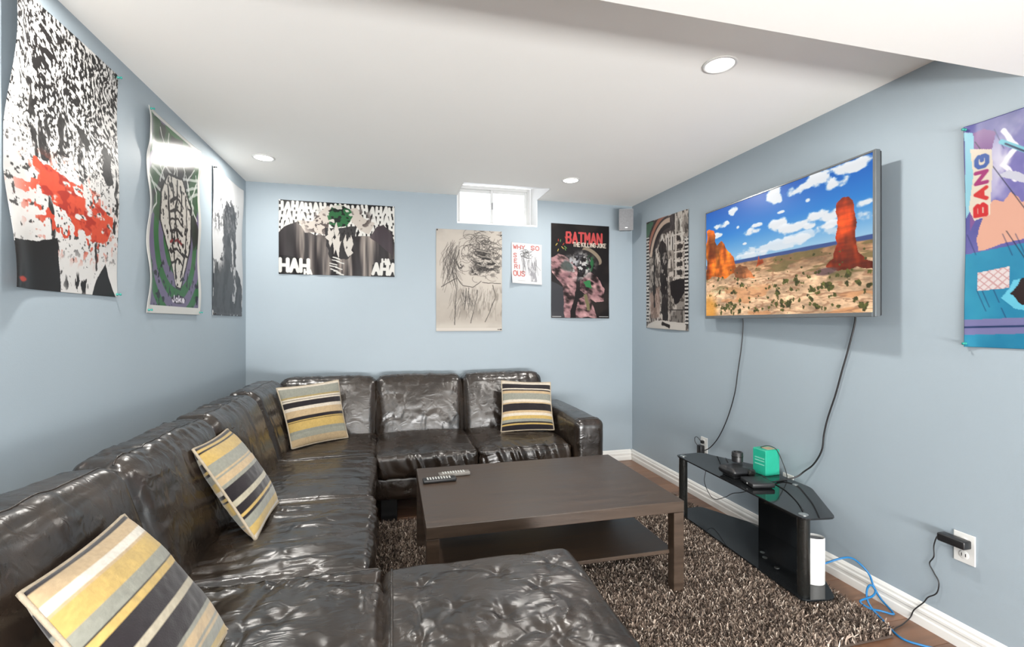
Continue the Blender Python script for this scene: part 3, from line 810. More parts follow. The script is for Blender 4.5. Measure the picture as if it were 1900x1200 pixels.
    r_ = np.random.RandomState(5)
    for (cx, ct, q) in ((.30, .745, .026), (.23, .80, .028), (.53, .78, .036), (.65, .775, .042), (.81, .80, .044), (.90, .75, .034), (.59, .92, .042), (.17, .92, .040), (.22, .95, .036), (.73, .83, .028), (.04, .81, .02), (.12, .76, .02), (.93, .91, .03), (.88, .88, .02), (.97, .86, .022), (.71, .72, .022), (.77, .70, .022), (.40, .87, .014), (.36, .89, .012), (.48, .86, .016), (.86, .95, .022), (.76, .96, .024), (.69, .95, .016)):
        shrub(cx, ct, q, int(cx * 97))
    for i in range(170):
        tt = r_.uniform(.57, .98)
        shrub(r_.uniform(0.03, 1), tt, (.006 + .034 * (tt - .55)) * r_.uniform(.6, 1.6), i + 200)
    A.put(A.ell(.03, .96 * A.A, .06, .09, .2, .5, .03), (236, 160, 60), .8)
    return A
def sheet(A, fn):
    """fn(s, t) -> world points; returns verts, quads, colours"""
    s_ = A.x.ravel(); t_ = (A.y / A.A).ravel()
    V = fn(s_, t_)
    nx, ny = A.nx, A.ny
    i, j = np.meshgrid(np.arange(nx), np.arange(ny), indexing='ij')
    q = np.stack([i * (ny + 1) + j, i * (ny + 1) + j + 1, (i + 1) * (ny + 1) + j + 1, (i + 1) * (ny + 1) + j], -1).reshape(-1, 4)
    return V, q, lin(np.clip(A.c, 0, 1)).reshape(-1, 3)
A = tv_art()
V, q, c = sheet(A, lambda s, t: np.stack([-hw + .009 + s * (TW - .025), np.full_like(s, -.0005), TH_ - .010 - t * (TH_ - .030)], 1))
obj('screen', V, q, M_screen, tvr, False, col=c)
OFF[tvr] = np.array(tvr.location)

# ================================================================== posters
def poster(name, label, wall, a0, a1, z0, z1, A, wave, m=None, tilt=(0, 0), pins=(), cat='poster', group='posters pinned around the walls', pin_mat=None):
    z0b, z1b = z0, z1
    def fn(s, t):
        a = a0 + (a1 - a0) * s
        z = z1 - (z1 - z0) * t + tilt[0] * s + tilt[1] * t
        a = a + (a1 - a0) / abs(a1 - a0) * tilt[1] * (.5 - t) * 0
        o = .004 + np.maximum(wave(s, t), 0)
        if wall == 'L': return np.stack([XL + o, a, z], 1)
        if wall == 'R': return np.stack([XR - o, a, z], 1)
        return np.stack([a, YB - o, z], 1)
    V, q, c = sheet(A, fn)
    c = c * .62
    nx, ny = A.nx, A.ny
    idx = np.arange((nx + 1) * (ny + 1)).reshape(nx + 1, ny + 1)
    ring = np.concatenate([idx[:, 0], idx[-1, 1:], idx[::-1, -1][1:], idx[0, ::-1][1:-1]])
    back = V[ring].copy()
    d = {'L': (0, -1), 'R': (0, 1), 'B': (1, 1)}[wall]
    back[:, d[0]] += d[1] * .0008
    n0 = len(V); k = len(ring); r_ = np.arange(k)
    sk = np.stack([ring, ring[(r_ + 1) % k], n0 + (r_ + 1) % k, n0 + r_], -1)
    o = obj(name, np.vstack([V, back]), np.vstack([q, sk]), m or M_print, None, False, col=np.vstack([c, c[ring]]))
    o.data.polygons.foreach_set('use_smooth', np.ones(len(o.data.polygons), dtype=bool))
    tag(o, label, cat, group)
    for (s, t) in pins:
        p = fn(np.array([s]), np.array([t]))[0]
        mb = MB()
        ax = 'y' if wall == 'B' else 'x'
        sg = 1 if wall == 'L' else -1
        mb.lathe(p, [(.0015, 0), (.0055, sg * .002), (.0055, sg * .004), (.003, sg * .006), (.003, sg * .012), (.005, sg * .014), (.005, sg * .017), (.002, sg * .018)], 10, axis=ax)
        mb.build('pushpin', pin_mat or M_pin, o, True)
    return o

INK = (34, 32, 32)
def art_splash():      # white sheet, black flecks, red paint smear
    A = Art(290, 450, .895 / .574, (232, 230, 227)); x, y = A.x, A.y; h = A.A
    t = y / h
    tone = fbm(x * 4, y * 3, None, 2, 4)
    A.put(ss(.52, .75, tone) * (1 - ss(.75, .9, t)), (196, 194, 192), .6)
    fl = fbm(x * 76 + 9 * fbm(x * 6, y * 6, None, 4, 2), y * 58 - x * 22, None, 6, 3)
    dens = np.interp(t, [0, .06, .25, .36, .46, .55, .62], [.10, .16, .15, .13, .04, -.06, -.2]) + .10 * (fbm(x * 3, y * 3, None, 9, 2) - .5) - .10 * ss(.28, .5, np.abs(x - .55)) * ss(.1, .4, t)
    A.put(ss(.5, .545, fl + dens - .105), INK)
    # ink washes running down the sheet
    for i, (pts, r_) in enumerate(((((.16, .46), (.20, .66), (.21, .90)), .022), (((.97, .66), (.96, .95), (.95, 1.12)), .016), (((.30, 1.02), (.34, 1.24), (.42, 1.44)), .016), (((.27, .60), (.30, .80)), .04), (((.62, .58), (.60, .80)), .04), (((.86, .60), (.88, .76)), .05), (((.45, .56), (.43, .72)), .05), (((.74, 1.18), (.75, 1.38)), .012))):
        m = A.line(pts, r_, .06, 12, 20 + i) * ss(.34, .50, fbm(x * 26, y * 14, None, 40 + i, 3))
        A.put(m, INK, .92)
    sp = ss(.66, .70, fbm(x * 40, y * 40, None, 50, 3)) * ss(.35, .6, t) * (1 - ss(.78, .9, t))
    A.put(sp, INK, .8)
    # red-orange smear crossing the sheet
    m = A.poly([(.22, .84), (.34, .82), (.52, .93), (.72, 1.00), (.93, 1.02), (.96, 1.12), (.86, 1.21), (.66, 1.20), (.46, 1.10), (.30, 1.02)], .14, 9, 61)
    m *= ss(.30, .42, fbm(x * 9, y * 22, None, 63, 3))
    A.put(m, (222, 84, 56)); A.put(m * ss(.5, .62, fbm(x * 14, y * 18, None, 66, 3)), (178, 52, 38))
    A.put(ss(.62, .66, fbm(x * 30, y * 30, None, 68, 2)) * A.ell(.5, 1.08, .42, .24, .2, .4), (214, 80, 54))
    # dark blocks at the foot
    A.put(A.poly([(0, 1.31), (.22, 1.30), (.37, 1.24), (.40, 1.45), (.42, 1.60), (0, 1.60)], .03, 8, 80), INK)
    A.put(A.poly([(.78, 1.44), (.86, 1.34), (1.0, 1.60), (.70, 1.60)], .03, 8, 82), INK)
    A.put(ss(.58, .62, fbm(x * 30, y * 12, None, 85, 3)) * A.ell(.62, 1.5, .18, .06, 0, .4), INK)
    A.put(A.ell(.07, 1.515, .05, .012, 0, .3, .03), (214, 70, 50))
    return A
def w1(s, t):
    return .004 + .026 * np.exp(-(s / .10) ** 2) * (.45 + .55 * np.sin(t * 7.0 + .8)) + .004 * np.sin(t * 9 + s * 3)
poster('poster', 'large white poster with black flecks and a red paint smear, nearest on left wall', 'L', 1.672, 2.249, 1.372, 2.267, art_splash(), w1, pins=((.985, .012), (.985, .988), (.02, .012)))

def art_rings():       # green and lavender rings with a pale pointed shape
    A = Art(200, 310, .94 / .603, (228, 227, 222)); x, y = A.x, A.y; h = A.A
    inn = A.poly([(.045, .03), (.955, .03), (.955, 1.495), (.045, 1.495)])
    d = np.hypot(x - .52, (y - .92) * .80) + .02 * (fbm(x * 5, y * 5, None, 1, 2) - .5)
    ring = ss(-.12, .12, np.sin(d * 2 * np.pi / .165))
    rc = (np.array((118, 108, 138)) * (1 - ring)[..., None] + np.array((52, 112, 60)) * ring[..., None]) / 255
    A.put(inn, rc)
    # black field with white streamers above
    blk = A.poly([(.06, .05), (.95, .05), (.95, .95), (.83, .98), (.74, .50), (.60, .36), (.40, .40), (.26, .62), (.20, .84), (.05, .74), (.05, .50), (.12, .32)], .10, 6, 5) * inn
    A.put(blk, (44, 44, 40), .88)
    A.put(blk * ss(.52, .58, fbm(x * 10 + y * 5, y * 4, None, 15, 3)), (58, 96, 60), .9)
    for i in range(13):
        r_ = np.random.RandomState(30 + i); x0 = r_.uniform(.06, .92); y0 = r_.uniform(.06, .5)
        pts = [(x0 + .07 * math.sin(k * 1.1 + i), y0 + k * .07) for k in range(7)]
        A.put(A.line(pts, .007, .06, 6, 33 + i) * inn, (226, 228, 222))
    for k in range(3):
        A.put(A.line([(.08, .30 + k * .12), (.5, .42 + k * .1), (.95, .30 + k * .07)], .012, .05, 5, 70 + k) * inn, (236, 238, 234), .75)
    # pale leaf
    leaf = [(.36, .42), (.62, .40), (.80, .60), (.80, .88), (.72, 1.08), (.64, 1.24), (.585, 1.33), (.50, 1.33), (.46, 1.22), (.36, 1.02), (.22, .82), (.24, .60)]
    A.put(A.poly([(.52 + (a - .52) * 1.09, .87 + (b - .87) * 1.05) for a, b in leaf], .03, 6, 50), (30, 28, 28))
    A.put(A.poly(leaf, .03, 6, 50), (222, 216, 206))
    lf = A.poly(leaf, .03, 6, 50)
    for i, pts in enumerate((((.34, .50), (.38, .80), (.46, 1.08), (.50, 1.25)), ((.70, .52), (.72, .80), (.66, 1.08), (.58, 1.25)), ((.52, .44), (.50, .70), (.54, .95)), ((.42, .48), (.46, .62)), ((.62, .50), (.60, .68)))):
        A.put(A.line(pts, .013, .06, 9, 55 + i) * lf, (36, 32, 32))
    for k in range(7):
        A.put(A.line([(.40, .62 + k * .085), (.52, .58 + k * .085), (.64, .62 + k * .085)], .011, .05, 9, 90 + k) * lf, (140, 44, 48) if k == 4 else (44, 38, 38))
    A.put(ss(.66, .70, fbm(x * 34, y * 26, None, 66, 2)) * lf, (40, 36, 36))
    A.put(ss(.68, .72, fbm(x * 26, y * 20, None, 67, 2)) * inn * ss(1.0, 1.2, y), (40, 44, 50))
    A.put(A.ell(.55, 1.435, .14, .036, 0, .1), (50, 40, 58))
    A.text('Joke', .43, 1.455, .05, .045, .008, (236, 230, 240), gap=.4)
    return A
def w2(s, t):
    return .004 + .016 * np.exp(-(s / .07) ** 2) * (.5 + .5 * np.sin(t * 17)) + .010 * np.exp(-((1 - s) / .07) ** 2) * (.5 + .5 * np.sin(t * 15 + 1)) + .003 * np.exp(-((t - .15) / .16) ** 2) * (.5 + .5 * np.sin(t * 45 + s * 9))
poster('poster', 'glossy poster with green and lavender rings, middle of left wall', 'L', 2.477, 3.080, 1.313, 2.253, art_rings(), w2, pins=((.02, .012), (.02, .985), (.98, .985)))

def art_mist():        # white to charcoal, ragged dark mass
    A = Art(150, 240, .93 / .585, (226, 227, 228)); x, y = A.x, A.y
    n = fbm(x * 12, y * 7, None, 3, 4); nf = fbm(x * 40, y * 26, None, 5, 3)
    col = A.poly([(.34, .36), (.42, .26), (.50, .30), (.58, .25), (.68, .30), (.76, .40), (.78, .70), (.74, 1.0), (.96, 1.22), (1, 1.6), (0, 1.6), (0, 1.0), (.18, .98), (.32, .80)], .10, 16, 7)
    A.put(col, (74, 75, 78)); A.put(col * ss(.45, .62, n), (52, 53, 56)); A.put(col * ss(.60, .66, nf) * (1 - ss(.5, .8, y)), (150, 150, 152))
    edge = A.poly([(.20, .30), (.86, .24), (.82, .55), (.3, .6)], .1, 16, 9)
    A.put(edge * ss(.60, .64, nf), (110, 111, 114))
    A.put(A.ell(.16, .86, .16, .20, 0, .5, .10) * ss(.42, .5, nf), (224, 224, 224))
    A.put(A.ell(.14, .56, .14, .12, 0, .5, .10) * ss(.50, .54, nf), (96, 96, 98))
    for i, pts in enumerate((((.62, .74), (.60, .90), (.58, 1.02)), ((.66, 1.06), (.68, 1.24), (.66, 1.38)))):
        A.put(A.line(pts, .05, .10, 12, 12 + i) * ss(.36, .46, n + .2 * (nf - .5)), (202, 202, 202))
    A.put(A.line([(.02, 1.566), (.98, 1.566)], .006), (90, 90, 92), .6)
    return A
poster('poster', 'black and white misty poster closest to the corner on left wall', 'L', 3.300, 3.890, 1.315, 2.245, art_mist(), lambda s, t: .003 + .010 * np.exp(-((1 - s) / .1) ** 2) * ss(.3, 0, t) + .003 * np.sin(t * 11), pins=((.02, .01), (.02, .99)), pin_mat=M_cord)

def art_haha():        # lettering over dark folds
    A = Art(330, 220, .575 / .867, (30, 28, 30)); x, y = A.x, A.y; h = A.A
    W = (238, 236, 230)
    r_ = np.random.RandomState(3)
    for row in range(4):
        for k in range(17):
            ch = 'HA'[k % 2]; lx = -.01 + k * .0605 + .012 * (row % 2) ; ly = .085 + row * .082 + .006 * math.sin(k * 2 + row)
            A.text(ch, lx, ly + .004, .070, .038, .0125, W, rot=.06 * math.sin(k * 3 + row * 2), slant=.1 * math.sin(k + row))
    # dark field of folds
    fold = fbm(x * 15, y * 1.2, None, 8, 3); fine = fbm(x * 40, y * 3, None, 9, 2)
    fc = (np.array((52, 48, 50)) * (1 - ss(.42, .70, fold))[..., None] + np.array((186, 174, 164)) * ss(.42, .70, fold)[..., None]) * (.8 + .35 * fine)[..., None] / 255
    field = A.poly([(0, .30), (.05, .24), (.15, .19), (.22, .27), (.30, .30), (.62, .30), (.78, .29), (.84, .20), (.90, .18), (.97, .24), (1, .34), (1, .70), (0, .70)], .02, 8, 11)
    A.put(field, fc)
    A.put(A.poly([(.78, .30), (.84, .20), (.90, .175), (.98, .28), (.985, .47), (.90, .39)], .02, 8, 13), (74, 64, 70), .85)
    # pale wedges
    A.put(A.poly([(.15, .185), (.22, .285), (.38, .29), (.42, .20), (.48, .10), (.42, .03), (.36, .08), (.28, .18)], .03, 10, 15), (214, 204, 194))
    A.put(A.poly([(.58, .06), (.66, .03), (.72, .12), (.82, .17), (.77, .28), (.70, .24), (.62, .17)], .03, 10, 17), (210, 200, 190))
    A.put(ss(.60, .64, fbm(x * 26, y * 26, None, 18, 3)) * (A.ell(.34, .2, .12, .1, 0, .5) + A.ell(.69, .14, .1, .09, 0, .5)), (90, 80, 78))
    # green tuft
    g = A.poly([(.40, .10), (.46, .03), (.54, .02), (.60, .06), (.62, .12), (.56, .20), (.48, .24), (.43, .19)], .05, 12, 20)
    A.put(g, (44, 106, 62)); A.put(g * ss(.52, .6, fbm(x * 22, y * 30, None, 21, 3)), (22, 34, 28)); A.put(g * ss(.6, .66, fbm(x * 18, y * 30, None, 22, 3)), (214, 210, 200))
    # pale and dark splinters down the middle
    r2_ = np.random.RandomState(21)
    A.put(A.poly([(.38, .22), (.66, .22), (.64, .44), (.56, .52), (.44, .50), (.39, .40)], .06, 10, 24), (38, 36, 38), .9)
    for k in range(16):
        cx, cy = r2_.uniform(.40, .63), r2_.uniform(.24, .50); w_, h_ = r2_.uniform(.012, .03), r2_.uniform(.03, .09); sl = r2_.normal(0, .02)
        A.put(A.poly([(cx - w_, cy), (cx + sl, cy - h_), (cx + w_, cy + .01), (cx + sl * .3, cy + h_)], .02, 12, 60 + k), (214, 208, 200))
    for k in range(9):
        cx, cy = r2_.uniform(.44, .52), .50 + k * .018
        A.put(A.line([(cx - .03, cy), (cx + .03, cy + .018)], .005, .02, 14, 80 + k), (226, 224, 218))
    # corner words
    A.put(A.poly([(0, .50), (.12, .505), (.24, .535), (.26, .68), (0, .68)], .02, 14, 40), (34, 32, 34)); A.put(A.poly([(.80, .56), (1, .49), (1, .68), (.79, .68)], .02, 14, 41), (34, 32, 34))
    A.text('HAH', .012, .635, .105, .062, .0155, W, gap=.38); A.text('HA', .215, .66, .04, .025, .009, W)
    A.text('AHA', .805, .640, .095, .055, .0145, W, gap=.35, slant=.05); A.text('HA', .89, .545, .045, .03, .009, W)
    return A
poster('poster', 'wide poster with HAHA lettering over dark folds on the back wall', 'B', -.851, .017, 1.645, 2.220, art_haha(), lambda s, t: .004 + .004 * np.sin(s * 40) * ss(.4, .8, t) + .010 * np.exp(-((s - .5) / .1) ** 2) * ss(.85, 1, t), pins=((.01, .012), (.99, .012)), tilt=(-.004, 0), pin_mat=M_plastic_w)

def art_scribble():    # cream sheet, charcoal scribbles
    A = Art(200, 305, .857 / .564, (214, 205, 194)); x, y = A.x, A.y
    A.put(ss(.45, .7, fbm(x * 3, y * 3, None, 2, 4)), (196, 188, 178), .7); A.put(ss(1.0, 1.2, y) * (1 - ss(1.35, 1.45, y)), (190, 180, 168), .5)
    r_ = np.random.RandomState(8)
    # dense curls in the upper right
    for i in range(190):
        a0 = r_.uniform(0, 6.28); cx = r_.normal(.70, .15); cy = r_.normal(.33, .17); q = r_.uniform(.02, .14)
        a = np.linspace(a0, a0 + r_.uniform(1.2, 3.6), 9)
        A.put(A.line(list(zip(cx + q * np.cos(a), cy + q * .8 * np.sin(a))), r_.uniform(.0018, .004)), (64, 60, 58), .7)
    A.put(A.ell(.76, .48, .20, .15, .4, .6, .1) * ss(.42, .56, fbm(x * 14, y * 24, None, 4, 3)), (48, 45, 44), .9)
    for k in range(4):
        A.put(A.line([(.62, .30 + k * .07), (.84, .33 + k * .075)], .008, .03, 9, k), (186, 178, 168), .8)
    # sweeping outline strokes and hatching
    for i in range(60):
        x0 = r_.uniform(.16, .36); y0 = r_.uniform(.16, .5)
        A.put(A.line([(x0, y0), (x0 - r_.uniform(.0, .12), y0 + r_.uniform(.1, .28)), (x0 - r_.uniform(-.1, .16), y0 + r_.uniform(.3, .5))], .0022), (80, 75, 72), .7)
    for i, pts in enumerate((((.24, .62), (.30, .90), (.28, 1.42)), ((.28, .66), (.40, .84), (.55, .86), (.68, .76)), ((.62, .90), (.58, 1.15), (.52, 1.40)), ((.86, .82), (.90, 1.0), (.74, 1.38)), ((.45, .88), (.42, 1.2)), ((.08, .86), (.30, .74)), ((.70, .78), (.98, .80)), ((.34, .30), (.30, .46), (.34, .58)))):
        A.put(A.line(pts, .0055, .03, 8, 50 + i), (66, 62, 60), .85)
    for i in range(36):
        x0 = r_.uniform(.36, .56); y0 = r_.uniform(.86, 1.1); A.put(A.line([(x0, y0), (x0 + r_.normal(0, .03), y0 + r_.uniform(.05, .16))], .003), (72, 68, 66), .7)
    for k, (cx, cy, q) in enumerate(((.34, .55, .05), (.56, .62, .075), (.66, .60, .06))):
        A.put(A.ell(cx, cy, q, q * .5, .5, .6, .12, 12, k) * ss(.45, .55, fbm(x * 24, y * 24, None, 66 + k, 3)), (48, 45, 44), .85)
    for i in range(90):
        x0 = r_.uniform(.22, .95); y0 = r_.uniform(.84, 1.2); A.put(A.line([(x0, y0), (x0 - r_.uniform(-.02, .08), y0 + r_.uniform(.08, .22))], .0024), (120, 113, 106), .55)
    A.put(ss(.5, .62, fbm(x * 18, y * 7, None, 77, 3)) * ss(.8, .95, y) * (1 - ss(1.2, 1.4, y)) * ss(.2, .4, x), (150, 142, 132), .6)
    A.put(A.poly([(0, 1.470), (1, 1.470), (1, 1.6), (0, 1.6)]), (224, 216, 206)); A.put(A.poly([(.93, 1.490), (.985, 1.490), (.985, 1.503), (.93, 1.503)]), (70, 66, 64))
    return A
poster('poster', 'cream poster of charcoal scribbles hanging below the window on back wall', 'B', .354, .918, 1.197, 2.054, art_scribble(), lambda s, t: .002 + .002 * np.sin(t * 12) + .006 * np.exp(-((t - 1) / .06) ** 2), m=M_matte, pins=((.015, .012), (.985, .04), (.98, .985)), pin_mat=M_cord)

def art_note():
    A = Art(120, 155, .352 / .272, (230, 230, 232)); x, y = A.x, A.y; R = (204, 112, 104)
    A.text('WHY', .06, .19, .11, .10, .014, R, gap=.35); A.text('SO', .64, .19, .12, .11, .014, R, gap=.4)
    A.text('S', .07, .46, .12, .09, .013, R); A.text('E', .09, .64, .12, .08, .013, R); A.text('R', .10, .82, .12, .09, .013, R); A.text('I', .24, .82, .12, .09, .013, R)
    A.text('OUS', .06, 1.05, .15, .10, .015, R, gap=.35)
    r_ = np.random.RandomState(2)
    for i in range(40):
        cx, cy, q, a0 = r_.normal(.50, .10), r_.normal(.34, .06), r_.uniform(.03, .12), r_.uniform(0, 6.28); a = np.linspace(a0, a0 + 2.6, 7)
        A.put(A.line(list(zip(cx + q * np.cos(a), cy + q * .6 * np.sin(a))), .005), (60, 60, 60), .75)
    for i in range(40):
        x0, y0 = r_.uniform(.34, .86), r_.uniform(.4, .8); A.put(A.line([(x0, y0), (x0 + r_.normal(.02, .03), y0 + r_.uniform(.1, .35))], .006), (110, 110, 114), .65)
    A.put(A.poly([(.55, .62), (.72, .58), (.80, .95), (.84, 1.22), (.58, 1.22)], .06, 9, 4) * ss(.4, .55, fbm(x * 12, y * 6, None, 5, 3)), (150, 150, 156), .8)
    A.put(A.line([(.2, 1.20), (.44, 1.20)], .004), (170, 170, 174))
    return A
poster('paper_drawing', 'small white paper with red handwriting between two posters on back wall', 'B', 1.003, 1.278, 1.612, 1.966, art_note(), lambda s, t: .004 + .022 * np.exp(-((s) ** 2 + (t - 1) ** 2) / .05) + .006 * ss(.7, 1, t), m=M_matte, tilt=(-.012, 0), cat='drawing', group=None)

def art_title():
    A = Art(210, 320, .84 / .556, (34, 31, 32)); x, y = A.x, A.y
    A.put(ss(.5, .7, fbm(x * 3, y * 4, None, 2, 3)), (52, 46, 44), .8)
    A.text('BATMAN', .26, .30, .165, .075, .0165, (206, 84, 84), gap=.42)
    for k in range(6): pass
    A.text('THE KILLING JOKE', .375, .355, .062, .0285, .0065, (228, 216, 200), gap=.46)
    # tilted disc
    A.put(A.ell(.70, .50, .20, .095, .62, .05), (150, 136, 118)); A.put(A.ell(.665, .53, .185, .082, .62, .05), (50, 46, 46))
    # folded cloth-like masses, mauve
    nn = fbm(x * 7 + y * 5, y * 9 - x * 4, None, 12, 4); rd = 1 - np.abs(2 * fbm(x * 6 + y * 3, y * 10 - x * 5, None, 14, 3) - 1)
    cc = (np.array((84, 58, 64)) * (1 - nn)[..., None] + np.array((188, 150, 148)) * nn[..., None]) * (.25 + 1.05 * ss(.3, .95, rd))[..., None] / 255
    for pts in ([(0, .56), (.10, .48), (.22, .50), (.34, .60), (.46, .72), (.42, .92), (.40, 1.20), (.30, 1.50), (.22, 1.50), (.20, .98), (.02, .80)], [(.50, .90), (.66, .74), (.80, .84), (.92, 1.02), (.90, 1.22), (.74, 1.24), (.60, 1.16), (.50, 1.06)], [(.46, 1.20), (.62, 1.12), (.72, 1.30), (.78, 1.50), (.40, 1.50)]):
        A.put(A.poly(pts, .05, 8, 16), np.clip(cc, 0, 1))
    A.put(A.poly([(0, .92), (.20, 1.02), (.22, 1.50), (0, 1.50)], .03, 8, 18), (70, 72, 78), .8)
    # pale splinters in the middle and green accents
    z = A.ell(.50, .66, .20, .20, .2, .5, .12)
    A.put(z * ss(.46, .54, fbm(x * 14, y * 16, None, 20, 3)), (200, 198, 196)); A.put(z * ss(.56, .62, fbm(x * 20, y * 20, None, 22, 3)), (44, 42, 46))
    A.put(A.ell(.36, .60, .14, .08, -.4, .5, .1) * ss(.48, .55, fbm(x * 18, y * 18, None, 24, 3)), (180, 180, 184))
    A.put(A.ell(.66, .62, .05, .13, .1, .4, .08) * ss(.45, .52, fbm(x * 20, y * 14, None, 26, 3)), (52, 112, 70))
    A.put(A.poly([(.54, .92), (.66, .88), (.70, 1.02), (.60, 1.0)], .05, 10, 28), (58, 128, 78)); A.put(A.poly([(.56, 1.14), (.62, 1.12), (.66, 1.4), (.60, 1.4)], .05, 10, 29), (126, 120, 88))
    A.put(A.ell(.26, .68, .10, .08, 0, .3, .08), (62, 76, 72), .8)
    r_ = np.random.RandomState(9)
    for i in range(9):
        a, b = r_.uniform(.1, .24), r_.uniform(.2, .44); A.put(A.line([(a, b), (a + r_.normal(0, .02), b + .03)], .006), [(216, 190, 96), (190, 70, 60), (120, 160, 96)][i % 3])
    A.put(A.line([(.02, 1.49), (.16, 1.49)], .006), (190, 190, 190)); A.put(A.line([(.82, 1.485), (.98, 1.485)], .005), (190, 190, 190))
    return A
poster('poster', 'black poster with red and cream title lettering on the right of back wall', 'B', 1.366, 1.924, 1.311, 2.152, art_title(), lambda s, t: .002 + .002 * np.sin(t * 14) + .010 * np.exp(-((t - 1) / .05) ** 2) * (1 - (2 * s - 1) ** 2), tilt=(-.004, 0))

def art_arch():
    A = Art(170, 255, .905 / .605, (150, 142, 134)); x, y = A.x, A.y
    nn = fbm(x * 10, y * 6, None, 1, 4); nf = fbm(x * 30, y * 18, None, 2, 3)
    A.put(ss(.42, .6, nn), (206, 196, 186)); A.put(ss(.52, .6, nf), (70, 64, 60), .8)
    A.put(A.poly([(0, 0), (.72, 0), (.72, .20), (.40, .22), (.28, .40), (0, .50)], .05, 8, 4), (62, 54, 54), .85)
    A.put(A.poly([(0, .02), (.20, .02), (.02, .26), (0, .26)], .03, 8, 5), (86, 116, 96))
    for r0, c in ((.52, (176, 118, 98)), (.44, (214, 190, 170)), (.38, (48, 44, 44))):
        d = np.hypot(x - .56, (y - .58) * .85); A.put((1 - ss(.022, .032, np.abs(d - r0))) * (y < .5) * (x < .6), c, .9)
    for k in range(3):
        cx = .42 + k * .12; A.put(A.poly([(cx - .05, .46), (cx - .045, .30), (cx, .22), (cx + .045, .30), (cx + .05, .46)], .02, 9, 7), (204, 198, 190)); A.put(A.line([(cx, .3), (cx, .46)], .01), (60, 56, 54))
    for k in range(6):
        A.put(A.poly([(.76, .30 + k * .11), (.88, .30 + k * .11), (.88, .36 + k * .11), (.76, .36 + k * .11)], .02, 12, 9 + k), (56, 52, 50))
        A.put(A.line([(.70, .28 + k * .11), (.92, .28 + k * .11)], .008), (216, 208, 198))
    A.put(A.line([(.73, .02), (.73, .86)], .012, .02, 9, 3), (214, 206, 196)); A.put(A.line([(.84, .02), (.86, .34)], .03, .06, 14, 3) * ss(.4, .5, nf), (216, 210, 200))
    A.put(A.poly([(.10, 1.0), (.36, .92), (.36, 1.34), (.12, 1.36)], .05, 9, 23), (170, 140, 126), .6)
    # dark upright smears
    for i, (pts, r_) in enumerate((((( .42, .40), (.46, .62), (.46, .95)), .085), (((.47, .92), (.48, 1.34)), .075), (((.22, .46), (.21, 1.20)), .02))):
        A.put(A.line(pts, r_, .07, 12, 30 + i), (38, 35, 35), .92)
    A.put(A.poly([(.58, .88), (.92, .84), (.92, 1.02), (.80, 1.14), (.72, 1.18), (.62, 1.04)], .05, 9, 33), (36, 33, 34))
    A.put(A.ell(.46, .75, .1, .3, 0, .6, .1) * ss(.60, .66, nf), (170, 162, 156))
    for k in range(9):
        A.put(A.line([(.60 + k * .034, 1.24), (.60 + k * .034, 1.40)], .005), (44, 40, 40))
    A.put(A.line([(.58, 1.24), (.90, 1.24)], .006), (44, 40, 40))
    A.put(A.poly([(.05, 1.44), (.30, 1.38), (.95, 1.40), (.95, 1.5), (.02, 1.5)], .02, 9, 35), (206, 200, 192)); A.put(A.line([(.42, 1.42), (.60, 1.46)], .022, .04, 10, 38), (44, 40, 40))
    st = (np.sin(y * 2 * np.pi / .047) > 0).astype(float)
    for a, b in ((0, .075), (.925, 1.0)):
        mk = ((x >= a) & (x <= b) & (y > (.22 if a == 0 else .34)) & (y < 1.42)).astype(float); A.put(mk, (212, 208, 202)); A.put(mk * st * ss(.25, .4, nf), (34, 32, 32))
    return A
poster('poster', 'narrow-looking black and white arch poster between corner and television', 'R', 3.735, 3.130, 1.224, 2.142, art_arch(), lambda s, t: .002 + .012 * np.exp(-((t - 1) / .05) ** 2) * (1 - (2 * s - 1) ** 2), m=M_print, tilt=(-.018, 0))

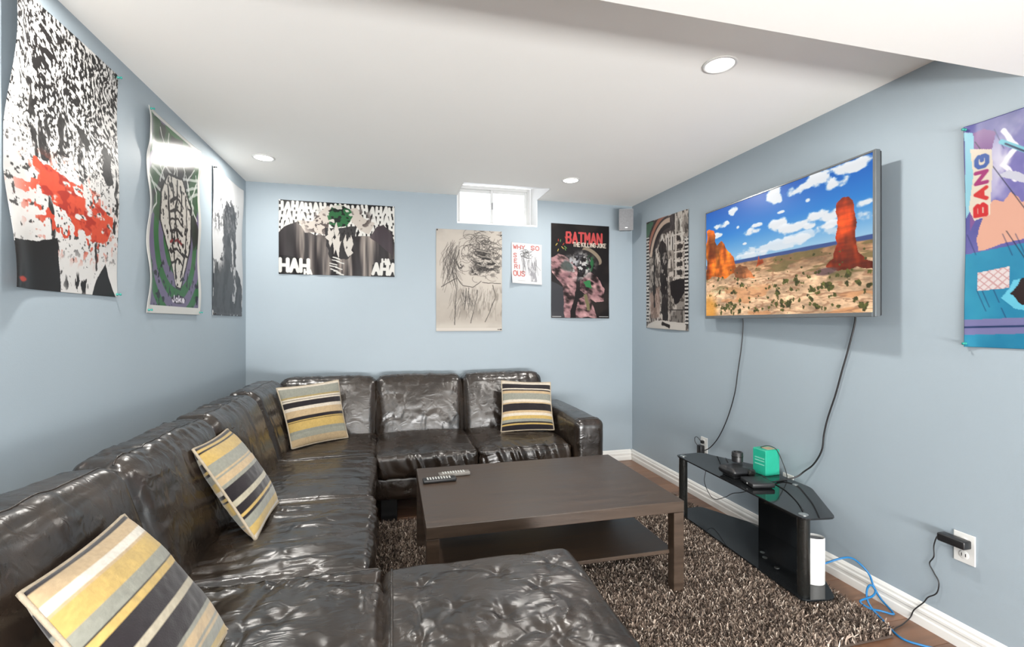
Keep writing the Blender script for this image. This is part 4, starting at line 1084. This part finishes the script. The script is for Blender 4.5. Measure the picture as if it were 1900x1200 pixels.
def art_storm():
    A = Art(215, 320, .85 / .574, (60, 60, 130)); x, y = A.x, A.y
    n = fbm(x * 4, y * 4, None, 1, 4)
    A.put(np.ones_like(x), (np.array((52, 58, 128)) * (1 - n)[..., None] + np.array((150, 140, 200)) * n[..., None]) / 255)
    gl = A.ell(.30, .30, .26, .20, -.3, .8, .12); A.put(gl * ss(.35, .6, fbm(x * 7, y * 5, None, 4, 4)), (232, 228, 240), .9)
    A.put(A.line([(.22, .10), (.27, .22), (.20, .32), (.28, .44)], .012, .05, 9, 6), (244, 240, 248))
    A.put(A.poly([(.02, .06), (.10, .05), (.16, .10), (.14, .46), (.02, .70)], .03, 8, 8), (134, 92, 150)); A.put(A.poly([(0, .04), (.05, .06), (.06, .50), (0, .62)], .02, 8, 9), (150, 205, 222))
    A.put(A.poly([(.06, .76), (.10, .60), (.16, .52), (.20, .55), (.24, .50), (.30, .58), (.36, .52), (.48, .60), (.56, .54), (.60, .84), (.34, .80), (.07, .84)], .04, 10, 10), (226, 172, 150))
    A.put(A.ell(.48, .72, .12, .12, 0, .6, .1), (228, 150, 70), .9)
    # wall below
    teal = A.poly([(0, .86), (.30, .83), (1, .80), (1, 1.5), (0, 1.5)])
    A.put(teal, (np.array((34, 116, 160)) * (1 - n)[..., None] + np.array((70, 168, 196)) * n[..., None]) / 255)
    for k in range(20):
        r_ = np.random.RandomState(k); a, b = r_.uniform(0, .9), r_.uniform(.05, 1.4); A.put(A.line([(a, b), (a + .05, b + .14)], .0025), (40, 50, 90), .6)
    A.put(A.poly([(.07, .99), (.24, .965), (.24, 1.10), (.07, 1.11)]), (226, 214, 214))
    sq = A.poly([(.07, .99), (.24, .965), (.24, 1.10), (.07, 1.11)]); A.put(sq * ((np.sin((x + y) * 130) > .8) | (np.sin((x - y) * 130) > .8)), (200, 150, 150), .8)
    # dark mass edged with light blue
    mass = [(.40, .80), (.50, .70), (.70, .62), (1, .60), (1, 1.30), (.80, 1.24), (.52, 1.24), (.30, 1.20), (.24, 1.14), (.30, 1.05), (.44, 1.02), (.38, .90)]
    A.put(A.poly([(.62 + (a - .62) * 1.12, .95 + (b - .95) * 1.10) for a, b in mass], .04, 9, 12), (110, 200, 226)); A.put(A.poly(mass, .04, 9, 12), (52, 40, 40))
    # pale angular shards
    A.put(A.poly([(.24, .36), (.32, .42), (.40, .36), (.52, .34), (.58, .50), (.48, .64), (.38, .60), (.30, .46), (.18, .38)], .04, 10, 14), (206, 206, 220)); A.put(A.poly([(.36, .44), (.44, .42), (.50, .50), (.46, .56), (.40, .54)], .04, 10, 16), (62, 50, 60))
    A.put(A.line([(.20, .17), (.36, .30), (.50, .33)], .014), (120, 196, 214)); A.put(A.line([(.22, .19), (.36, .31)], .005), (40, 60, 90))
    A.put(A.line([(.06, .12), (.5, 1.0)], .002), (40, 44, 60)); A.put(A.line([(.22, .74), (.36, 1.02)], .002), (40, 44, 60))
    # word banner
    A.put(A.poly([(.035, .16), (.15, .20), (.155, .30), (.135, .62), (.05, .64), (.02, .56), (.05, .34)]), (226, 214, 196))
    for k, ch in enumerate('BANG'):
        cx = .052 + .004 * k; cy = .612 - k * .105
        A.text(ch, cx + .062, cy, .058, .070, .0125, [(206, 52, 56), (206, 60, 60), (166, 60, 120), (70, 100, 170)][k], rot=-math.pi / 2)
    # pipe
    A.put(A.poly([(0, 1.30), (.46, 1.28), (.46, 1.38), (0, 1.40)]), (128, 126, 172)); A.put(A.line([(0, 1.35), (.44, 1.335)], .006), (40, 60, 100)); A.put(A.poly([(.36, 1.27), (.46, 1.26), (.47, 1.42), (.37, 1.42)]), (164, 190, 214)); A.put(A.ell(.42, 1.34, .03, .02), (40, 50, 80))
    return A
poster('poster', 'blue and purple comic-style poster with BANG lettering at the right edge', 'R', 1.354, .780, 1.176, 2.026, art_storm(), lambda s, t: .003 + .012 * np.exp(-(s / .05) ** 2) * ss(.2, .7, np.abs(t - .5)) + .003 * np.sin(t * 10), pins=((.012, .015), (.012, .985)), tilt=(0, 0))

# ================================================================== recessed lamps
def downlight(x, y, z, label, power):
    r = root('recessed_light', (x, y, z - .012), label, 'ceiling light', 'recessed ceiling lights')
    MB().lathe((x, y, z), [(.056, -.002), (.058, -.006), (.066, -.006), (.069, -.003), (.069, -.0005), (.056, -.0005)], 32).build('trim_ring', M_plastic_w, r, True)
    MB().lathe((x, y, z), [(.0005, -.0045), (.053, -.0045), (.056, -.003), (.056, -.0015)], 32).build('lens', M_lens, r, True)
    l = area_light('lamp_light', (x, y, z - .012), (x, y, 0), .095, power, LAMP_COL)
    l.parent = r; l.location = (0, 0, 0); l.rotation_euler = (0, 0, 0)
downlight(1.324, 1.705, ZC, 'recessed ceiling light nearest the bulkhead, largest of the ceiling lights', LAMP_W)
downlight(-.815, 3.397, ZC, 'recessed ceiling light in the far left ceiling corner', LAMP_W * .62)
downlight(1.308, 3.369, ZC, 'recessed ceiling light to the right of the small window', LAMP_W * .62)
downlight(-.78, 1.72, ZC, 'recessed ceiling light above the nearest left-wall poster', LAMP_W * .8)
downlight(-.2, -1.0, BK_Z, 'added unseen recessed light in the low ceiling behind the camera, left', LAMP_W)  # out of view, added to brighten the room from behind the camera
downlight(1.3, -1.0, BK_Z, 'added unseen recessed light in the low ceiling behind the camera, right', LAMP_W)  # second added lamp out of view, same purpose as the left one

# ================================================================== corner loudspeaker
spk = root('wall_speaker', (2.01, 3.84, 2.085), 'small grey loudspeaker bracketed high in the right-hand corner', 'speaker')
yaw = math.radians(-22)
spk.rotation_euler = (math.radians(5), 0, yaw)
OFF[spk] = np.zeros(3)
bm_ = MB()
for nm, poly, z0, z1, m_ in (('cabinet', [(-.062, -.045), (.062, -.045), (.048, .055), (-.048, .055)], 0, .185, M_grey), ('grille', [(-.058, -.051), (.058, -.051), (.058, -.044), (-.058, -.044)], .006, .179, M_greyd)):
    MB().prism(poly, z0, z1, .004 if nm == 'cabinet' else .002).build(nm, m_, spk, 'auto')
MB().box((-.010, -.0535, .018), (.010, -.0505, .024)).build('badge', M_metal, spk)
MB().box((-.012, .05, .07), (.012, .13, .10), .003, 1).box((-.03, .128, .05), (.03, .136, .12), .002, 1).build('bracket', M_black, spk)
OFF[spk] = np.array(spk.location)

# ================================================================== glass television stand
hexa = [(1.735, 1.690), (1.885, 1.668), (2.105, 2.000), (2.120, 2.400), (1.965, 2.725), (1.775, 2.715)]
ST = .415
std = root('tv_stand', (1.93, 2.2, .035), 'low black glass television stand with two shelves against right wall', 'tv stand')
def rounded(poly, r=.03, n=4):
    out = []
    P = [np.array(p) for p in poly]
    for i in range(len(P)):
        a, b, c = P[i - 1], P[i], P[(i + 1) % len(P)]
        u = (a - b) / np.linalg.norm(a - b); v = (c - b) / np.linalg.norm(c - b)
        for t in np.linspace(0, 1, n):
            out.append(tuple(b + u * r * (1 - t) ** 2 + v * r * t ** 2))
    return out
MB().prism(rounded(hexa), ST - .008, ST, .0015).build('top_shelf', M_glass_b, std)
MB().prism(rounded(hexa), .052, .060, .0015).build('bottom_shelf', M_glass_b, std)
for (x, y) in ((1.775, 1.730), (1.805, 2.675)):
    p = MB().lathe((x, y, 0), [(.024, .036), (.026, .038), (.026, ST - .009), (.024, ST - .0085)], 20).build('post', M_darkmetal, std, 'auto')
    MB().lathe((x, y, ST), [(.020, .0), (.020, .002), (.014, .004), (.006, .0045)], 20).build('cap', M_metal, p, 'auto')
    MB().lathe((x, y, 0), [(.02, .012), (.022, .03), (.02, .037)], 14).build('foot', M_black, p, 'auto')
MB().box((2.095, 2.02, .060), (2.113, 2.36, ST - .008), .002, 1).build('back_panel', M_glass_b, std)
for (x, y) in ((2.06, 2.06), (2.065, 2.34)):
    MB().lathe((x, y, ST), [(.014, .0), (.014, .0015), (.008, .0025)], 16).build('cap', M_metal, std, 'auto')
    MB().lathe((x, y, 0), [(.02, .001), (.022, .04), (.02, .052)], 14).build('foot', M_black, std, 'auto')
for (x, y) in ((1.86, 2.05), (1.89, 2.10), (1.84, 1.95)):
    MB().lathe((x, y, .060), [(.012, 0), (.012, .001), (.006, .0015)], 12).build('glass_mark', M_metal, std, 'auto')

# things on the stand
bx = root('teal_box', (2.055, 2.255, ST), 'small teal cardboard box standing on the glass stand', 'box')
bx.rotation_euler = (0, 0, math.radians(4)); OFF[bx] = np.zeros(3)
MB().box((-.05, -.045, .0005), (.05, .045, .140), .002, 1).build('carton', M_teal, bx)
MB().box((-.048, -.043, .1395), (.048, .043, .1425), .001, 1).build('lid', M_teal, bx)
for z in (.075, .090, .055):
    MB().box((-.0512, -.035, z), (-.0495, .03, z + .006)).build('stripe', M_teal_l, bx)
MB().box((-.02, -.03, .142), (.035, .02, .144), .0005, 1).build('flap', M_kraft, bx)
OFF[bx] = np.array(bx.location)
dock = root('black_dock', (1.865, 2.255, ST), 'black curved dock with cable openings on the glass stand', 'dock')
OFF[dock] = np.array(dock.location)
Soft((1.79, 2.195, ST + .010), (1.945, 2.33, ST + .052), .018, (.004, .004, .012), 1.4, 140).build('body', M_black, dock, .008)
MB().box((1.81, 2.215, ST + .0005), (1.925, 2.31, ST + .02), .002, 1).build('rubber_foot', M_cord, dock)
MB().lathe((1.90, 2.19, ST + .03), [(.016, -.01), (.020, -.005), (.020, .01), (.012, .012), (.010, .004)], 18, axis='y').build('socket', M_darkmetal, dock, 'auto')
cy = root('black_canister', (1.905, 2.305, ST + .055), 'short black cylinder standing on top of the dock', 'canister')
MB().lathe((1.905, 2.305, 0), [(.028, ST + .0635), (.030, ST + .066), (.030, ST + .115), (.027, ST + .119), (.020, ST + .119), (.018, ST + .112), (.004, ST + .112)], 28).build('body', M_black, cy, 'auto')
MB().lathe((1.905, 2.305, 0), [(.0305, ST + .092), (.0312, ST + .093), (.0312, ST + .097), (.0305, ST + .098)], 28).build('ring', M_darkmetal, cy, 'auto')
fb = root('set_top_box', (1.86, 2.1, ST), 'flat black media box in front of the teal box on the stand', 'media box')
fb.rotation_euler = (0, 0, math.radians(-12)); OFF[fb] = np.zeros(3)
MB().box((-.060, -.060, .004), (.060, .065, .028), .006, 3).build('case', M_black, fb, 'auto')
MB().box((-.0615, -.012, .012), (-.0595, -.004, .018), .0005, 1).build('indicator', M_plastic_w, fb)
MB().box((-.045, -.045, .0005), (.045, .05, .0045)).build('rubber_foot', M_cord, fb)
OFF[fb] = np.array(fb.location)
md = root('white_modem', (1.905, 1.800, .060), 'white oval modem standing on the lower shelf of the stand', 'modem')
MB().lathe((1.905, 1.800, .060), [(.044, .0005), (.046, .003), (.046, .211), (.0445, .214), (.042, .213), (.041, .204), (.004, .204)], 36, sx=1.0, sy=.72, rot=-.5).build('shell', M_plastic_w, md, 'auto')
MB().lathe((1.905, 1.800, .060), [(.040, .2045), (.040, .2055), (.004, .2055)], 30, sx=1.0, sy=.70, rot=-.5).build('vent_grille', M_greyd, md, 'auto')

# ================================================================== outlets, plugs and cords
def outlet(y, z, label):
    r = root('wall_outlet', (XR - .003, y, z - .058), label, 'outlet', 'wall outlets')
    p = MB().box((XR - .006, y - .036, z - .058), (XR - .0003, y + .036, z + .058), .002, 2).build('plate', M_plastic_w, r)
    for dz in (-.026, .026):
        q = MB().lathe((XR - .006, y, z + dz), [(.0165, 0), (.0165, -.0015), (.015, -.0022)], 18, axis='x').build('socket', M_plastic_w, r, 'auto')
        MB().box((XR - .0088, y - .008, z + dz - .006), (XR - .0080, y - .0055, z + dz + .006)).box((XR - .0088, y + .0055, z + dz - .006), (XR - .0080, y + .008, z + dz + .006)).build('slot', M_cord, q)
outlet(1.358, .393, 'white wall outlet at the right with a black adapter plugged in')
outlet(2.945, .393, 'white wall outlet behind the far end of the tv stand')
outlet(2.205, .360, 'white wall outlet half hidden behind the teal box')
ad = root('power_adapter', (XR - .02, 1.375, .40), 'black power adapter with thin cord plugged into the right-hand outlet', 'adapter')
MB().box((XR - .050, 1.330, .400), (XR - .0095, 1.425, .432), .005, 3).build('body', M_black, ad, 'auto')
adc = [(2.140, 1.424, .416), (2.148, 1.447, .400), (2.151, 1.461, .356), (2.151, 1.461, .312), (2.151, 1.477, .276), (2.151, 1.461, .246), (2.151, 1.443, .215), (2.151, 1.451, .167), (2.151, 1.483, .132), (2.150, 1.499, .102), (2.138, 1.528, .055), (2.137, 1.542, .016), (2.073, 1.526, .006), (2.019, 1.514, .006), (1.985, 1.500, .006)]
MB().tube(adc, .0024, 8).build('cord', M_cord, ad, True)
pg = root('plug_pack', (XR - .02, 2.96, .33), 'black plug pack with looped cord in the far outlet', 'plug')
MB().box((XR - .045, 2.930, .330), (XR - .0095, 2.975, .395), .005, 2).build('body', M_black, pg, 'auto')
MB().box((XR - .030, 2.934, .408), (XR - .0095, 2.956, .430), .004, 2).build('plug', M_black, pg, 'auto')
MB().tube([(XR - .028, 2.945, .420), (XR - .04, 2.97, .447), (XR - .04, 3.0, .44), (XR - .04, 3.0, .41), (XR - .035, 2.975, .385)], .0022, 8).build('cord', M_cord, pg, True)
def tv_local(pts):
    a = tvr.rotation_euler.z; ca, sa = math.cos(a), math.sin(a)
    return [((p[0] - 2.07) * ca + (p[1] - 2.2315) * sa, -(p[0] - 2.07) * sa + (p[1] - 2.2315) * ca, p[2] - 1.295) for p in pts]
OFF[tvr] = np.zeros(3)
MB().tube(tv_local([(2.120, 2.543, 1.32), (2.146, 2.545, 1.28), (2.149, 2.562, 1.126), (2.149, 2.596, .952), (2.149, 2.625, .809), (2.149, 2.692, .639), (2.149, 2.772, .503), (2.147, 2.844, .419), (2.140, 2.900, .374), (2.128, 2.936, .366)]), .0034, 8).build('power_cord', M_cord, tvr, True)
MB().tube(tv_local([(2.10, 1.790, 1.33), (2.146, 1.797, 1.291), (2.149, 1.83, 1.16), (2.149, 1.87, 1.026), (2.149, 1.902, .915), (2.149, 1.947, .785), (2.149, 1.969, .697), (2.149, 1.982, .611), (2.147, 2.027, .528), (2.135, 2.075, .475), (2.11, 2.10, .440), (2.05, 2.12, .4215), (1.98, 2.11, .4215), (1.93, 2.10, .424)]), .0042, 8).build('signal_cord', M_cord, tvr, True)
OFF[tvr] = np.array(tvr.location)
c3 = MB().tube([(1.99, 2.70, .30), (1.97, 2.688, .235), (1.97, 2.644, .176), (1.97, 2.586, .156), (1.97, 2.491, .203), (1.97, 2.421, .251), (1.98, 2.331, .292), (2.07, 2.28, .36), (2.085, 2.25, .404)], .0022, 6)
c3.tube([(1.99, 2.70, .30), (2.06, 2.74, .34), (2.11, 2.80, .36), (2.135, 2.90, .350)], .0022, 6)
c3 = c3.build('loose_cord', M_cord, None, True); tag(c3, 'thin black cord looping below the top shelf of the tv stand', 'cord')
c4 = MB().tube([(2.03, 2.56, ST + .004), (1.99, 2.49, ST + .003), (1.94, 2.40, ST + .003), (1.90, 2.345, ST + .006)], .0025, 6).build('dock_cord', M_cord, None, True)
tag(c4, 'short black cord lying on the stand behind the dock', 'cord')
c5 = MB().tube([(1.96, 2.18, ST + .02), (1.965, 2.13, ST + .004), (1.95, 2.04, ST + .003), (1.93, 1.98, ST + .003), (1.87, 1.86, ST + .003), (1.80, 1.755, ST + .0065)], .0025, 6).build('shelf_cord', M_cord, None, True)
tag(c5, 'black cord running along the near half of the glass top', 'cord')
c6 = MB().tube([(2.03, 2.27, ST + .146), (2.055, 2.24, ST + .16), (2.085, 2.215, ST + .145), (2.098, 2.195, ST + .10), (2.10, 2.16, ST + .03), (2.07, 2.13, ST + .003), (2.0, 2.12, ST + .003)], .0023, 6).build('box_cord', M_cord, None, True)
tag(c6, 'thin dark cord draped over the teal box', 'cord')
eth = [(1.935, 1.788, .143), (2.0, 1.748, .183), (2.06, 1.743, .180), (2.1, 1.727, .149), (2.12, 1.707, .114), (2.13, 1.695, .067), (2.132, 1.665, .027), (2.114, 1.601, .010), (2.096, 1.585, .010), (2.067, 1.612, .012), (2.021, 1.625, .022), (1.99, 1.644, .047), (2.056, 1.643, .060), (2.098, 1.662, .070), (2.086, 1.673, .090), (2.054, 1.664, .080), (2.028, 1.643, .050), (2.028, 1.617, .02), (2.019, 1.57, .008), (1.989, 1.504, .006), (1.979, 1.449, .006), (2.026, 1.395, .006), (2.106, 1.325, .006)]
c7 = MB().tube(eth, .0042, 8).build('ethernet_cable', M_blue, None, True); tag(c7, 'bright blue network cable looping from the modem across the floor', 'cable')
